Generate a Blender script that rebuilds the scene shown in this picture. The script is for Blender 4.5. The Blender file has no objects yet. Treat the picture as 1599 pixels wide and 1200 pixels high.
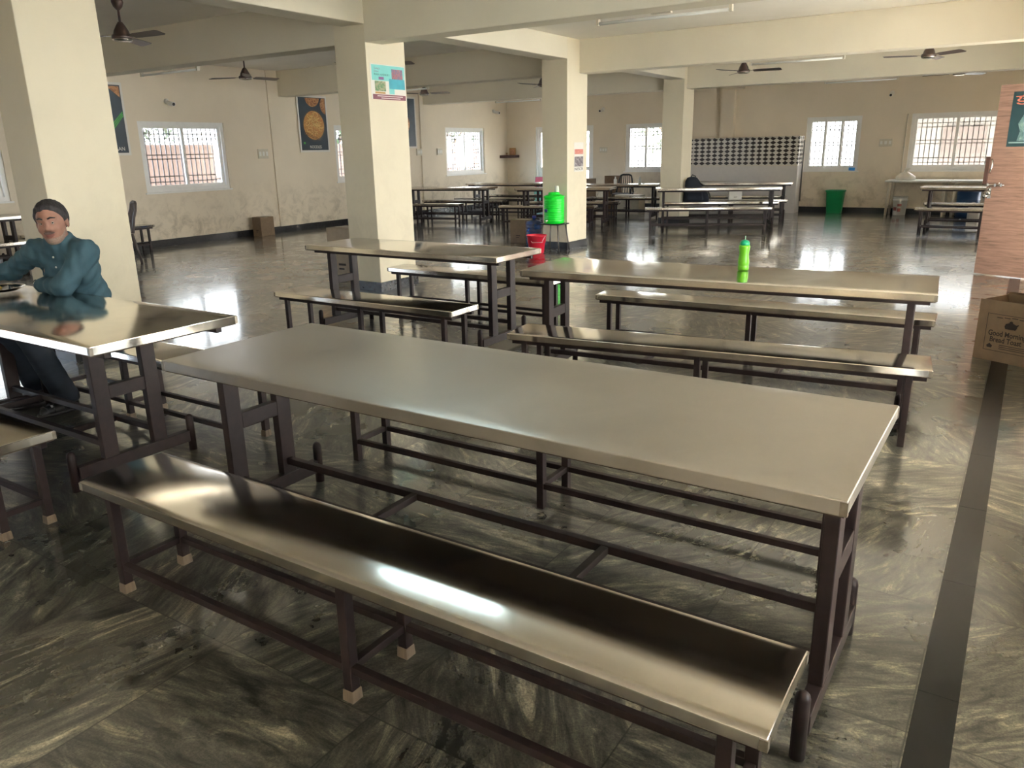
import bpy, bmesh, math, random
import numpy as np
from mathutils import Vector, Matrix, Euler
random.seed(7)
SC = bpy.context.scene
COL = SC.collection
PI = math.pi

# ------------------------------------------------------------------ camera
cam_d = bpy.data.cameras.new('camera')
cam = bpy.data.objects.new('camera', cam_d)
COL.objects.link(cam)
YAW, PITCH, ROLL = math.radians(-33.1845), math.radians(16.6445), math.radians(-1.1364)
_f = Vector((math.sin(YAW) * math.cos(PITCH), math.cos(YAW) * math.cos(PITCH), -math.sin(PITCH)))
_r = Vector((math.cos(YAW), -math.sin(YAW), 0))
_u = _r.cross(_f)
_r2 = math.cos(ROLL) * _r + math.sin(ROLL) * _u
_u2 = -math.sin(ROLL) * _r + math.cos(ROLL) * _u
cam.matrix_world = Matrix(((_r2.x, _u2.x, -_f.x, 0), (_r2.y, _u2.y, -_f.y, 0), (_r2.z, _u2.z, -_f.z, 1.5), (0, 0, 0, 1)))
cam_d.sensor_width = 36
cam_d.lens = 36 * 1220.4 / 1599
cam_d.clip_end = 200
SC.camera = cam

# ------------------------------------------------------------------ sky, exposure
W = bpy.data.worlds.new('overcast_sky')
SC.world = W
W.use_nodes = True
wn, wl = W.node_tree.nodes, W.node_tree.links
wn.clear()
w_out = wn.new('ShaderNodeOutputWorld')
w_bg = wn.new('ShaderNodeBackground')
w_ramp = wn.new('ShaderNodeValToRGB')
w_sep = wn.new('ShaderNodeSeparateXYZ')
w_tc = wn.new('ShaderNodeTexCoord')
wl.new(w_tc.outputs['Generated'], w_sep.inputs[0])
# warm bright sky towards +X, cooler elsewhere
w_dot = wn.new('ShaderNodeVectorMath')
w_dot.operation = 'DOT_PRODUCT'
w_dot.inputs[1].default_value = (0.97, 0.0, 0.24)
wl.new(w_tc.outputs['Generated'], w_dot.inputs[0])
w_side = wn.new('ShaderNodeValToRGB')
w_side.color_ramp.elements[0].position = 0.1
w_side.color_ramp.elements[0].color = (0.44, 0.445, 0.455, 1)
w_side.color_ramp.elements[1].position = 0.95
w_side.color_ramp.elements[1].color = (1.28, 1.26, 1.22, 1)
wl.new(w_dot.outputs['Value'], w_side.inputs[0])
# a cool bright patch of sky to the left behind the camera
w_dot2 = wn.new('ShaderNodeVectorMath')
w_dot2.operation = 'DOT_PRODUCT'
w_dot2.inputs[1].default_value = (-0.72, -0.68, 0.12)
wl.new(w_tc.outputs['Generated'], w_dot2.inputs[0])
w_back = wn.new('ShaderNodeValToRGB')
w_back.color_ramp.elements[0].position = 0.45
w_back.color_ramp.elements[0].color = (0, 0, 0, 1)
w_back.color_ramp.elements[1].position = 0.92
w_back.color_ramp.elements[1].color = (0.8, 1.0, 1.3, 1)
wl.new(w_dot2.outputs['Value'], w_back.inputs[0])
w_add = wn.new('ShaderNodeMixRGB')
w_add.blend_type = 'ADD'
w_add.inputs[0].default_value = 1.0
w_mul = wn.new('ShaderNodeMixRGB')
w_mul.blend_type = 'MULTIPLY'
w_mul.inputs[0].default_value = 1.0
wl.new(w_sep.outputs['Z'], w_ramp.inputs[0])
w_ramp.color_ramp.elements[0].position = 0.0
w_ramp.color_ramp.elements[0].color = (1.0, 0.98, 0.96, 1)
w_ramp.color_ramp.elements[1].position = 0.7
w_ramp.color_ramp.elements[1].color = (0.86, 0.92, 1.0, 1)
wl.new(w_ramp.outputs[0], w_mul.inputs[1])
wl.new(w_side.outputs[0], w_add.inputs[1])
wl.new(w_back.outputs[0], w_add.inputs[2])
wl.new(w_add.outputs[0], w_mul.inputs[2])
wl.new(w_mul.outputs[0], w_bg.inputs[0])
w_bg.inputs[1].default_value = 15.0
wl.new(w_bg.outputs[0], w_out.inputs[0])

sun_d = bpy.data.lights.new('hazy_sun', 'SUN')
sun_d.energy = 70.0
sun_d.angle = math.radians(3)
sun_d.color = (1.0, 0.97, 0.93)
sun = bpy.data.objects.new('hazy_sun', sun_d)
COL.objects.link(sun)
sun.rotation_euler = (-Vector((-0.62, 0.16, -0.76))).to_track_quat('Z', 'Y').to_euler()

SC.view_settings.view_transform = 'Standard'
SC.view_settings.look = 'None'
SC.view_settings.gamma = 1
SC.view_settings.use_curve_mapping = False
SC.view_settings.exposure = 0.42
SC.cycles.max_bounces = 10
SC.cycles.diffuse_bounces = 6
SC.cycles.glossy_bounces = 5
SC.cycles.transparent_max_bounces = 12
SC.cycles.caustics_reflective = False
SC.cycles.caustics_refractive = False
SC.cycles.sample_clamp_indirect = 8


def portal(loc, normal, sx, sy):
    """a daylight portal in an opening: guides the sky's light, emits nothing itself"""
    l = bpy.data.lights.new('daylight_portal', 'AREA')
    l.shape = 'RECTANGLE'
    l.size, l.size_y = sx, sy
    l.cycles.is_portal = True
    o = bpy.data.objects.new('daylight_portal', l)
    COL.objects.link(o)
    o.location = loc
    z = -Vector(normal)
    o.rotation_euler = z.to_track_quat('Z', 'Y').to_euler()
    return o


# ------------------------------------------------------------------ materials
def lin(c):
    return tuple(((v / 255) / 12.92 if v / 255 <= 0.04045 else ((v / 255 + 0.055) / 1.055) ** 2.4) for v in c)


class NT:
    def __init__(self, name):
        self.m = bpy.data.materials.new(name)
        self.m.use_nodes = True
        self.n, self.l = self.m.node_tree.nodes, self.m.node_tree.links
        self.b = self.n['Principled BSDF']

    def node(self, t, **kw):
        nd = self.n.new('ShaderNode' + t)
        for k, v in kw.items():
            if k.startswith('i_'):
                nd.inputs[k[2:].replace('_', ' ')].default_value = v
            else:
                setattr(nd, k, v)
        return nd

    def link(self, a, b):
        self.l.new(a, b)

    def ramp(self, src, stops):
        r = self.n.new('ShaderNodeValToRGB')
        e = r.color_ramp.elements
        while len(e) < len(stops):
            e.new(0.5)
        for k, (p, c) in enumerate(stops):
            e[k].position = p
            e[k].color = (*c, 1) if len(c) == 3 else c
        self.link(src, r.inputs[0])
        return r.outputs[0]

    def mix(self, fac, a, b, mode='MIX'):
        m = self.n.new('ShaderNodeMixRGB')
        m.blend_type = mode
        for i, v in enumerate((fac, a, b)):
            if hasattr(v, 'is_output'):
                self.link(v, m.inputs[i])
            elif i == 0:
                m.inputs[0].default_value = v
            else:
                m.inputs[i].default_value = (*v, 1)
        return m.outputs[0]

    def math(self, op, a, b=None):
        m = self.n.new('ShaderNodeMath')
        m.operation = op
        for i, v in enumerate((a, b)):
            if v is None:
                continue
            if hasattr(v, 'is_output'):
                self.link(v, m.inputs[i])
            else:
                m.inputs[i].default_value = v
        return m.outputs[0]

    def bump(self, src, strength=0.2, dist=0.01):
        b = self.n.new('ShaderNodeBump')
        b.inputs['Strength'].default_value = strength
        b.inputs['Distance'].default_value = dist
        self.link(src, b.inputs['Height'])
        self.link(b.outputs[0], self.b.inputs['Normal'])
        return b

    def coord(self, which='Object', scale=(1, 1, 1)):
        t = self.n.new('ShaderNodeTexCoord')
        mp = self.n.new('ShaderNodeMapping')
        mp.inputs['Scale'].default_value = scale
        self.link(t.outputs[which], mp.inputs[0])
        return mp.outputs[0]

    def noise(self, vec, scale, detail=3, rough=0.5, dist=0.0):
        t = self.n.new('ShaderNodeTexNoise')
        t.inputs['Scale'].default_value = scale
        t.inputs['Detail'].default_value = detail
        t.inputs['Roughness'].default_value = rough
        t.inputs['Distortion'].default_value = dist
        self.link(vec, t.inputs['Vector'])
        return t.outputs['Fac']


def plain(name, rgb, rough=0.5, metal=0.0, var=0.08, scale=12, spec=0.5):
    """a painted / moulded surface with slight procedural variation"""
    t = NT(name)
    c = lin(rgb)
    nz = t.noise(t.coord(), scale, 3)
    col = t.ramp(nz, [(0.3, tuple(x * (1 - var) for x in c)), (0.7, tuple(min(1, x * (1 + var)) for x in c))])
    t.link(col, t.b.inputs['Base Color'])
    t.b.inputs['Roughness'].default_value = rough
    t.b.inputs['Metallic'].default_value = metal
    t.b.inputs['Specular IOR Level'].default_value = spec
    return t.m


def wall_paint(name, rgb, stain=0.35, low=1.1):
    t = NT(name)
    c = lin(rgb)
    v = t.coord('Object')
    base = t.ramp(t.noise(v, 1.3, 4), [(0.3, tuple(x * 0.95 for x in c)), (0.7, tuple(min(1, x * 1.03) for x in c))])
    # grubby marks, rubbed on below shoulder height
    sep = t.node('SeparateXYZ')
    t.link(v, sep.inputs[0])
    hz = t.ramp(t.math('DIVIDE', sep.outputs['Z'], low), [(0.25, (1, 1, 1)), (1.0, (0, 0, 0))])
    marks = t.ramp(t.noise(v, 4.5, 8, 0.7, 0.6), [(0.46, (0, 0, 0)), (0.74, (1, 1, 1))])
    fac = t.math('MULTIPLY', t.math('MULTIPLY', hz, marks), stain)
    col = t.mix(fac, base, lin((112, 92, 62)))
    t.link(col, t.b.inputs['Base Color'])
    t.b.inputs['Roughness'].default_value = 0.62
    t.b.inputs['Specular IOR Level'].default_value = 0.3
    t.bump(t.noise(v, 35, 4), 0.06, 0.01)
    return t.m


def granite(name):
    t = NT(name)
    v = t.coord('Object')
    sep = t.node('SeparateXYZ')
    t.link(v, sep.inputs[0])
    TX, TY = 0.63, 0.70
    sx = t.math('DIVIDE', t.math('ADD', sep.outputs['X'], 0.08), TX)
    sy = t.math('DIVIDE', t.math('SUBTRACT', sep.outputs['Y'], 2.0), TY)
    ix, iy = t.math('FLOOR', sx), t.math('FLOOR', sy)
    cid = t.node('CombineXYZ')
    t.link(ix, cid.inputs[0])
    t.link(iy, cid.inputs[1])
    wn_ = t.node('TexWhiteNoise', noise_dimensions='2D')
    t.link(cid.outputs[0], wn_.inputs['Vector'])
    rnd = wn_.outputs['Value']
    rot = t.node('VectorRotate', rotation_type='Z_AXIS')
    t.link(v, rot.inputs['Vector'])
    t.link(t.math('MULTIPLY', rnd, 6.283), rot.inputs['Angle'])
    off = t.node('VectorMath', operation='MULTIPLY_ADD')
    t.link(wn_.outputs['Color'], off.inputs[0])
    off.inputs[1].default_value = (40, 40, 40)
    t.link(rot.outputs[0], off.inputs[2])
    st = t.node('VectorMath', operation='MULTIPLY')
    t.link(off.outputs[0], st.inputs[0])
    st.inputs[1].default_value = (1.0, 3.6, 1.0)
    veins = t.noise(st.outputs[0], 2.6, 12, 0.74, 1.5)
    streak = t.noise(st.outputs[0], 7.5, 6, 0.62, 0.6)
    fine = t.noise(v, 130, 4, 0.8)
    col = t.ramp(veins, [(0.29, lin((20, 21, 20))), (0.43, lin((62, 61, 57))), (0.55, lin((90, 88, 81))), (0.70, lin((168, 160, 142)))])
    col = t.mix(0.85, col, t.ramp(streak, [(0.32, (0.16, 0.16, 0.16)), (0.46, (0.95, 0.95, 0.95)), (0.64, (1.6, 1.58, 1.5))]), 'MULTIPLY')
    col = t.mix(0.9, col, t.ramp(fine, [(0.32, (0.42, 0.42, 0.41)), (0.66, (1.5, 1.5, 1.45))]), 'MULTIPLY')
    tone = t.ramp(wn_.outputs['Value'], [(0, (0.72, 0.74, 0.70)), (1, (1.12, 1.1, 1.04))])
    col = t.mix(1.0, col, tone, 'MULTIPLY')
    # thin joints between the slabs
    def joint(s, size):
        fr = t.math('FRACT', s)
        d = t.math('MULTIPLY', t.math('MINIMUM', fr, t.math('SUBTRACT', 1.0, fr)), size)
        return t.ramp(d, [(0.0006, (0, 0, 0)), (0.0022, (1, 1, 1))])
    j = t.math('MULTIPLY', joint(sx, TX), joint(sy, TY))
    col = t.mix(j, lin((38, 36, 30)), col)
    t.link(col, t.b.inputs['Base Color'])
    t.link(t.ramp(t.noise(v, 1.7, 5, 0.6), [(0.3, (0.22,) * 3), (0.75, (0.40,) * 3)]), t.b.inputs['Roughness'])
    t.b.inputs['IOR'].default_value = 1.45
    t.b.inputs['Coat Weight'].default_value = 1.0
    t.b.inputs['Coat IOR'].default_value = 1.75
    t.b.inputs['Coat Roughness'].default_value = 0.11
    t.b.inputs['Specular IOR Level'].default_value = 0.5
    t.bump(t.noise(v, 1.6, 2, 0.5), 0.06, 0.012)
    return t.m


def steel(name, rough=(0.16, 0.30), wave=0.5, tint=(236, 230, 220)):
    """rolled stainless sheet: fine scratches, soft waviness, smears"""
    t = NT(name)
    v = t.coord('Object')
    brushed = t.noise(t.coord('Object', (3, 120, 3)), 6, 3, 0.6)
    smear = t.noise(v, 3.5, 6, 0.65, 0.8)
    c = lin(tint)
    col = t.ramp(smear, [(0.3, tuple(x * 0.86 for x in c)), (0.7, c)])
    t.link(col, t.b.inputs['Base Color'])
    t.b.inputs['Metallic'].default_value = 1.0
    t.link(t.ramp(smear, [(0.3, (rough[0],) * 3), (0.72, (rough[1],) * 3)]), t.b.inputs['Roughness'])
    h = t.math('ADD', t.math('MULTIPLY', t.noise(v, 2.4, 2), wave), t.math('MULTIPLY', brushed, 0.006))
    t.bump(h, 0.35, 0.012)
    return t.m


def wood(name, rgb, axis=0):
    t = NT(name)
    s = [2.2, 26, 26]
    if axis == 2:
        s = [26, 26, 2.2]
    g = t.noise(t.coord('Object', tuple(s)), 1.6, 6, 0.62, 0.5)
    c = lin(rgb)
    col = t.ramp(g, [(0.3, tuple(x * 0.62 for x in c)), (0.5, c), (0.72, tuple(min(1, x * 1.3) for x in c))])
    t.link(col, t.b.inputs['Base Color'])
    t.b.inputs['Roughness'].default_value = 0.5
    return t.m


def glass_mat(name='window_glass'):
    t = NT(name)
    t.n.remove(t.b)
    tr = t.node('BsdfTransparent')
    tr.inputs[0].default_value = (0.93, 0.95, 0.95, 1)
    gl = t.node('BsdfGlossy')
    gl.inputs['Roughness'].default_value = 0.02
    nz = t.noise(t.coord('Object'), 3, 2)
    fr = t.math('MULTIPLY', nz, 0.10)
    mx = t.node('MixShader')
    t.link(fr, mx.inputs[0])
    t.link(tr.outputs[0], mx.inputs[1])
    t.link(gl.outputs[0], mx.inputs[2])
    t.link(mx.outputs[0], t.n['Material Output'].inputs[0])
    return t.m


def clear_plastic(name, rgb, alpha=0.75):
    t = NT(name)
    t.b.inputs['Base Color'].default_value = (*lin(rgb), 1)
    t.b.inputs['Roughness'].default_value = 0.18
    nz = t.noise(t.coord(), 8, 3)
    t.link(t.ramp(nz, [(0.3, (alpha * 0.9,) * 3), (0.7, (min(1, alpha * 1.1),) * 3)]), t.b.inputs['Alpha'])
    return t.m


def emit(name, rgb, s):
    t = NT(name)
    t.b.inputs['Base Color'].default_value = (*lin(rgb), 1)
    t.b.inputs['Emission Color'].default_value = (*lin(rgb), 1)
    t.b.inputs['Emission Strength'].default_value = s
    return t.m


def checker_tile(name):
    """black and white diamond wall tiles"""
    t = NT(name)
    v = t.coord('Object')
    sep = t.node('SeparateXYZ')
    t.link(v, sep.inputs[0])
    h = t.math('ADD', sep.outputs['X'], sep.outputs['Y'])
    px = t.math('DIVIDE', h, 0.15)
    pz = t.math('DIVIDE', sep.outputs['Z'], 0.089)
    fx = t.math('ABSOLUTE', t.math('SUBTRACT', t.math('FRACT', px), 0.5))
    fz = t.math('ABSOLUTE', t.math('SUBTRACT', t.math('FRACT', pz), 0.5))
    d = t.math('ADD', t.math('MULTIPLY', fx, 1.0), t.math('MULTIPLY', fz, 0.95))
    col = t.ramp(d, [(0.455, lin((46, 38, 36))), (0.475, lin((205, 200, 190)))])
    t.link(col, t.b.inputs['Base Color'])
    t.b.inputs['Roughness'].default_value = 0.2
    return t.m


M = {}
M['wall'] = wall_paint('cream_wall_paint', (226, 213, 192), 0.6)
M['column'] = wall_paint('cream_column_paint', (226, 216, 192), 0.14, 2.0)
M['ceiling'] = wall_paint('ceiling_paint', (244, 238, 226), 0.0)
M['beam'] = wall_paint('beam_paint', (224, 216, 196), 0.0)
M['floor'] = granite('polished_granite')
M['black_granite'] = plain('black_granite', (30, 29, 27), 0.22, 0, 0.25, 40, 0.3)
M['skirting'] = plain('dark_granite_skirting', (40, 40, 42), 0.25, 0, 0.3, 40)
M['steel'] = steel('stainless_sheet', (0.07, 0.17), 0.10)
M['steel_dull'] = steel('dull_stainless_sheet', (0.30, 0.42), 0.05, (192, 187, 179))
M['fold'] = plain('welded_steel_corner', (150, 142, 130), 0.38, 0.9, 0.2, 60)
M['steel_bench'] = steel('brushed_bench_sheet', (0.12, 0.17), 0.04, (206, 200, 191))
M['iron'] = plain('brown_painted_iron', (38, 26, 25), 0.5, 0.0, 0.25, 30, 0.35)
M['under'] = plain('plywood_underside', (70, 55, 42), 0.7)
M['foot'] = wood('wooden_foot_block', (112, 97, 80), 2)
M['upvc'] = plain('white_window_profile', (232, 230, 226), 0.35, 0, 0.03)
M['grille'] = plain('painted_grille_bar', (84, 74, 70), 0.5, 0, 0.1)
M['glass'] = glass_mat()
M['white'] = plain('white_plastic', (225, 223, 216), 0.4, 0, 0.04)
M['offwhite'] = plain('offwhite_plastic', (206, 198, 180), 0.45, 0, 0.05)
M['fan_brown'] = plain('brown_fan_enamel', (74, 58, 52), 0.35, 0, 0.1)
M['fan_ring'] = plain('fan_ring_chrome', (190, 185, 178), 0.25, 1.0, 0.05)
M['tube'] = plain('unlit_tube_glass', (236, 236, 232), 0.2, 0, 0.02)
M['door_wood'] = wood('laminate_door_wood', (146, 116, 102), 0)
M['chrome'] = plain('worn_chrome', (200, 198, 192), 0.22, 1.0, 0.08, 40)
M['card'] = plain('brown_cardboard', (128, 108, 86), 0.8, 0, 0.08, 20)
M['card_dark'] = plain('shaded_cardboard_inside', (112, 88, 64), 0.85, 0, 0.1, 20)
M['ink'] = plain('dark_print', (46, 36, 30), 0.7)
M['green'] = plain('bright_green_plastic', (8, 220, 50), 0.35, 0, 0.04)
M['bin_green'] = plain('green_bin_plastic', (30, 140, 88), 0.4, 0, 0.06)
M['lime'] = plain('lime_bottle_plastic', (104, 184, 36), 0.3, 0, 0.08)
M['teal'] = plain('teal_cap_plastic', (0, 150, 105), 0.35, 0, 0.06)
M['straw'] = plain('pale_straw_plastic', (190, 230, 200), 0.4)
M['red'] = plain('red_bucket_plastic', (212, 36, 60), 0.35, 0, 0.06)
M['blue_clear'] = clear_plastic('blue_water_can_plastic', (40, 84, 150), 0.72)
M['blue'] = plain('blue_plastic', (28, 66, 110), 0.4)
M['cap_blue'] = plain('blue_cap_plastic', (60, 66, 150), 0.4)
M['black'] = plain('black_plastic', (38, 36, 36), 0.45, 0, 0.15)
M['chair'] = plain('grey_brown_chair_plastic', (88, 78, 74), 0.45, 0, 0.1)
M['backpack'] = plain('navy_backpack_fabric', (32, 38, 50), 0.8, 0, 0.25, 60)
M['bag'] = clear_plastic('thin_carrier_bag_plastic', (232, 226, 214), 0.8)
M['tile'] = checker_tile('black_white_diamond_tile')
M['washwhite'] = plain('white_glazed_wall_tile', (202, 196, 190), 0.3, 0, 0.03)
M['pipe'] = plain('grey_drain_pipe', (92, 90, 84), 0.5)


# ------------------------------------------------------------------ geometry helpers
class MB:
    """collects shapes into one mesh"""
    def __init__(self):
        self.v, self.f, self.mi, self.sm = [], [], [], []

    def add(self, vs, fs, mi=0, smooth=False):
        o = len(self.v)
        self.v += [tuple(p) for p in vs]
        for f in fs:
            self.f.append(tuple(i + o for i in f))
            self.mi.append(mi)
            self.sm.append(smooth)
        return self

    def box(self, c, s, rot=None, mi=0, taper=None):
        hx, hy, hz = s[0] / 2, s[1] / 2, s[2] / 2
        tx, ty = taper or (1, 1)
        pts = [Vector((x * hx * (tx if z > 0 else 1), y * hy * (ty if z > 0 else 1), z * hz)) for x in (-1, 1) for y in (-1, 1) for z in (-1, 1)]
        if rot is not None:
            R = rot if isinstance(rot, Matrix) else Euler(rot).to_matrix()
            pts = [R @ p for p in pts]
        c = Vector(c)
        fs = [(0, 1, 3, 2), (4, 6, 7, 5), (0, 4, 5, 1), (2, 3, 7, 6), (0, 2, 6, 4), (1, 5, 7, 3)]
        return self.add([p + c for p in pts], fs, mi)

    def bb(self, a, b, mi=0):
        return self.box([(a[i] + b[i]) / 2 for i in range(3)], [abs(b[i] - a[i]) for i in range(3)], None, mi)

    def bar(self, p, q, w, h, up=(0, 0, 1), mi=0):
        p, q = Vector(p), Vector(q)
        d = q - p
        L = d.length
        d.normalize()
        u = Vector(up)
        if abs(d.dot(u)) > 0.95:
            u = Vector((1, 0, 0))
        s = d.cross(u).normalized()
        u = s.cross(d)
        R = Matrix((s, d, u)).transposed()
        return self.box((p + q) / 2, (w, L, h), R, mi)

    def tube(self, pts, r, n=10, mi=0, cap=True):
        pts = [Vector(p) for p in pts]
        rs = r if isinstance(r, (list, tuple)) else [r] * len(pts)
        rings = []
        ref = None
        for i, p in enumerate(pts):
            d = (pts[min(i + 1, len(pts) - 1)] - pts[max(i - 1, 0)]).normalized()
            if ref is None:
                ref = Vector((0, 0, 1)) if abs(d.z) < 0.9 else Vector((1, 0, 0))
            a = d.cross(ref).normalized()
            b = a.cross(d).normalized()
            ref = b
            rings.append([p + rs[i] * (math.cos(2 * PI * k / n) * a + math.sin(2 * PI * k / n) * b) for k in range(n)])
        vs = [q for ring in rings for q in ring]
        fs = []
        for i in range(len(pts) - 1):
            for k in range(n):
                fs.append((i * n + k, i * n + (k + 1) % n, (i + 1) * n + (k + 1) % n, (i + 1) * n + k))
        self.add(vs, fs, mi, True)
        if cap:
            o = len(vs)
            self.add(rings[0], [tuple(range(n))][::1], mi)
            self.add(rings[-1], [tuple(reversed(range(n)))], mi)
        return self

    def lathe(self, prof, c=(0, 0, 0), n=28, mi=0, sx=1, sy=1, M_=None):
        vs, fs = [], []
        for r, z in prof:
            for k in range(n):
                a = 2 * PI * k / n
                p = Vector((r * math.cos(a) * sx, r * math.sin(a) * sy, z))
                if M_ is not None:
                    p = M_ @ p
                vs.append(p + Vector(c))
        for i in range(len(prof) - 1):
            for k in range(n):
                fs.append((i * n + k, i * n + (k + 1) % n, (i + 1) * n + (k + 1) % n, (i + 1) * n + k))
        return self.add(vs, fs, mi, True)

    def prism(self, poly, axis, a, b, mi=0):
        """polygon (2-D) extruded along axis from a to b"""
        n = len(poly)
        def P(p, t):
            return {0: (t, p[0], p[1]), 1: (p[0], t, p[1]), 2: (p[0], p[1], t)}[axis]
        vs = [P(p, a) for p in poly] + [P(p, b) for p in poly]
        fs = [tuple(range(n)), tuple(reversed(range(n, 2 * n)))] + [(i, (i + 1) % n, n + (i + 1) % n, n + i) for i in range(n)]
        return self.add(vs, fs, mi)

    def build(self, name, mats, parent=None, loc=None, bevel=0.0, seg=2, fix=True):
        me = bpy.data.meshes.new(name)
        me.from_pydata(self.v, [], self.f)
        mats = mats if isinstance(mats, (list, tuple)) else [mats]
        for m in mats:
            me.materials.append(m)
        me.polygons.foreach_set('material_index', self.mi)
        me.polygons.foreach_set('use_smooth', self.sm)
        if fix:
            bm = bmesh.new()
            bm.from_mesh(me)
            bmesh.ops.remove_doubles(bm, verts=bm.verts, dist=1e-6)
            bmesh.ops.recalc_face_normals(bm, faces=bm.faces)
            bm.to_mesh(me)
            bm.free()
        me.update()
        o = bpy.data.objects.new(name, me)
        COL.objects.link(o)
        if parent is not None:
            o.parent = parent
        if loc is not None:
            o.location = loc
        if bevel:
            bv = o.modifiers.new('edge', 'BEVEL')
            bv.width = bevel
            bv.segments = seg
            bv.limit_method = 'ANGLE'
        return o


def tag(o, label=None, cat=None, group=None, kind=None):
    if label:
        o['label'] = label
    if cat:
        o['category'] = cat
    if group:
        o['group'] = group
    if kind:
        o['kind'] = kind
    return o


def thing(name, label, cat, loc=(0, 0, 0), rz=0.0, group=None):
    o = bpy.data.objects.new(name, None)
    o.empty_display_size = 0.1
    COL.objects.link(o)
    o.location = loc
    o.rotation_euler = (0, 0, rz)
    return tag(o, label, cat, group)


def copy_tree(o, parent=None):
    c = o.copy()
    COL.objects.link(c)
    if parent is not None:
        c.parent = parent
    for ch in list(o.children):
        copy_tree(ch, c)
    return c


def dup(o, loc, rz, label, group=None):
    c = copy_tree(o)
    c.location = loc
    c.rotation_euler = (0, 0, rz)
    tag(c, label, group=group)
    return c


def text(body, size, mat, parent, matrix, name='lettering', width=None, ext=0.0004, align='LEFT', bold=0.0):
    cu = bpy.data.curves.new('tmp_text', 'FONT')
    cu.body = body
    cu.size = size
    cu.extrude = ext
    cu.offset = bold
    cu.align_x = align
    t = bpy.data.objects.new('tmp_text', cu)
    COL.objects.link(t)
    dg = bpy.context.evaluated_depsgraph_get()
    me = bpy.data.meshes.new_from_object(t.evaluated_get(dg))
    bpy.data.objects.remove(t)
    bpy.data.curves.remove(cu)
    me.name = name
    me.materials.clear()
    me.materials.append(mat)
    if width and len(me.vertices):
        xs = [v.co.x for v in me.vertices]
        k = width / max(1e-6, max(xs) - min(xs))
        me.transform(Matrix.Diagonal((k, 1, 1, 1)))
    o = bpy.data.objects.new(name, me)
    COL.objects.link(o)
    o.parent = parent
    o.matrix_local = matrix
    return o


def frame_matrix(origin, right, up):
    r, u = Vector(right).normalized(), Vector(up).normalized()
    n = r.cross(u)
    m = Matrix((r, u, n)).transposed().to_4x4()
    m.translation = Vector(origin)
    return m


# ------------------------------------------------------------------ the room
XL, XR, YB, YF, ZC = -12.7, 0.55, 19.42, -3.6, 3.07
TH = 0.23


def wall(name, axis, pos, out, u0, u1, z0, z1, holes, mat, kind='structure'):
    """a wall with real openings; axis 0: plane x=pos (u is y); axis 1: plane y=pos (u is x); out: side the thickness lies on"""
    us = sorted({u0, u1, *[h[0] for h in holes], *[h[1] for h in holes]})
    zs = sorted({z0, z1, *[h[2] for h in holes], *[h[3] for h in holes]})
    mb = MB()
    for i in range(len(us) - 1):
        for k in range(len(zs) - 1):
            uc, zc = (us[i] + us[i + 1]) / 2, (zs[k] + zs[k + 1]) / 2
            if any(h[0] < uc < h[1] and h[2] < zc < h[3] for h in holes):
                continue
            a, b = pos, pos + out * TH
            if axis == 0:
                mb.bb((min(a, b), us[i], zs[k]), (max(a, b), us[i + 1], zs[k + 1]))
            else:
                mb.bb((us[i], min(a, b), zs[k]), (us[i + 1], max(a, b), zs[k + 1]))
    o = mb.build(name, mat)
    bm = bmesh.new()
    bm.from_mesh(o.data)
    bmesh.ops.remove_doubles(bm, verts=bm.verts, dist=1e-4)
    seen = {}
    for f in bm.faces:
        seen.setdefault(tuple(sorted(v.index for v in f.verts)), []).append(f)
    bmesh.ops.delete(bm, geom=[f for fs in seen.values() if len(fs) > 1 for f in fs], context='FACES_ONLY')
    bm.to_mesh(o.data)
    bm.free()
    return tag(o, kind=kind)


ZS, ZT = 0.92, 2.09
left_win = [(-3.3, -1.6), (0.35, 2.08), (4.22, 5.95), (8.15, 9.87), (12.67, 14.40), (16.56, 18.29)]
back_win = [(-9.04, -7.92), (-4.53, -3.36), (-2.37, -0.62)]
BD = (-11.76, -9.97)
BD2 = (-0.38, 0.46)
right_win = [(-3.2, -0.9), (1.5, 2.3), (3.5, 4.9), (7.3, 9.2), (11.2, 13.6)]
front_win = []
RD = (9.45, 10.37)
fl = MB().bb((XL - 0.3, YF - 0.3, -0.12), (XR + 0.3, YB + 0.3, 0)).build('floor', M['floor'])
tag(fl, kind='structure')
tag(MB().bb((XL - 0.3, YF - 0.3, ZC), (XR + 0.3, YB + 0.3, ZC + 0.15)).build('ceiling', M['ceiling']), kind='structure')
wall('wall_left', 0, XL, -1, YF, YB, 0, ZC, [(a, b, ZS, ZT) for a, b in left_win], M['wall'])
wall('wall_back', 1, YB, 1, XL - TH, XR + TH, 0, ZC, [(a, b, ZS, ZT) for a, b in back_win] + [(BD[0], BD[1], 0, 2.1), (BD2[0], BD2[1], 0, 2.1)], M['wall'])
RW0, RW1 = 0.15, 2.6
wall('wall_right', 0, XR, 1, YF, YB, 0, ZC, [(a, b, RW0, RW1) for a, b in right_win] + [(RD[0], RD[1], 0, 2.12)], M['wall'])
wall('wall_front', 1, YF, -1, XL - TH, XR + TH, 0, ZC, [(a, b, RW0, RW1) for a, b in front_win], M['wall'])

# black granite strip let into the floor
st = MB()
y = -3.4
while y < 19.3:
    y2 = min(y + 0.70, 19.35)
    st.bb((-0.075, y + 0.0012, -0.02), (0.028, y2 - 0.0012, 0.0015))
    y = y2
tag(st.build('trim_1', M['black_granite']), kind='structure')


def skirting(name, a, b):
    return tag(MB().bb(a, b).build(name, M['skirting']), kind='structure')


skirting('baseboard_left', (XL, YF, 0), (XL + 0.018, YB, 0.115))
skirting('baseboard_back', (BD[1], YB - 0.018, 0), (BD2[0], YB, 0.115))

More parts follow.
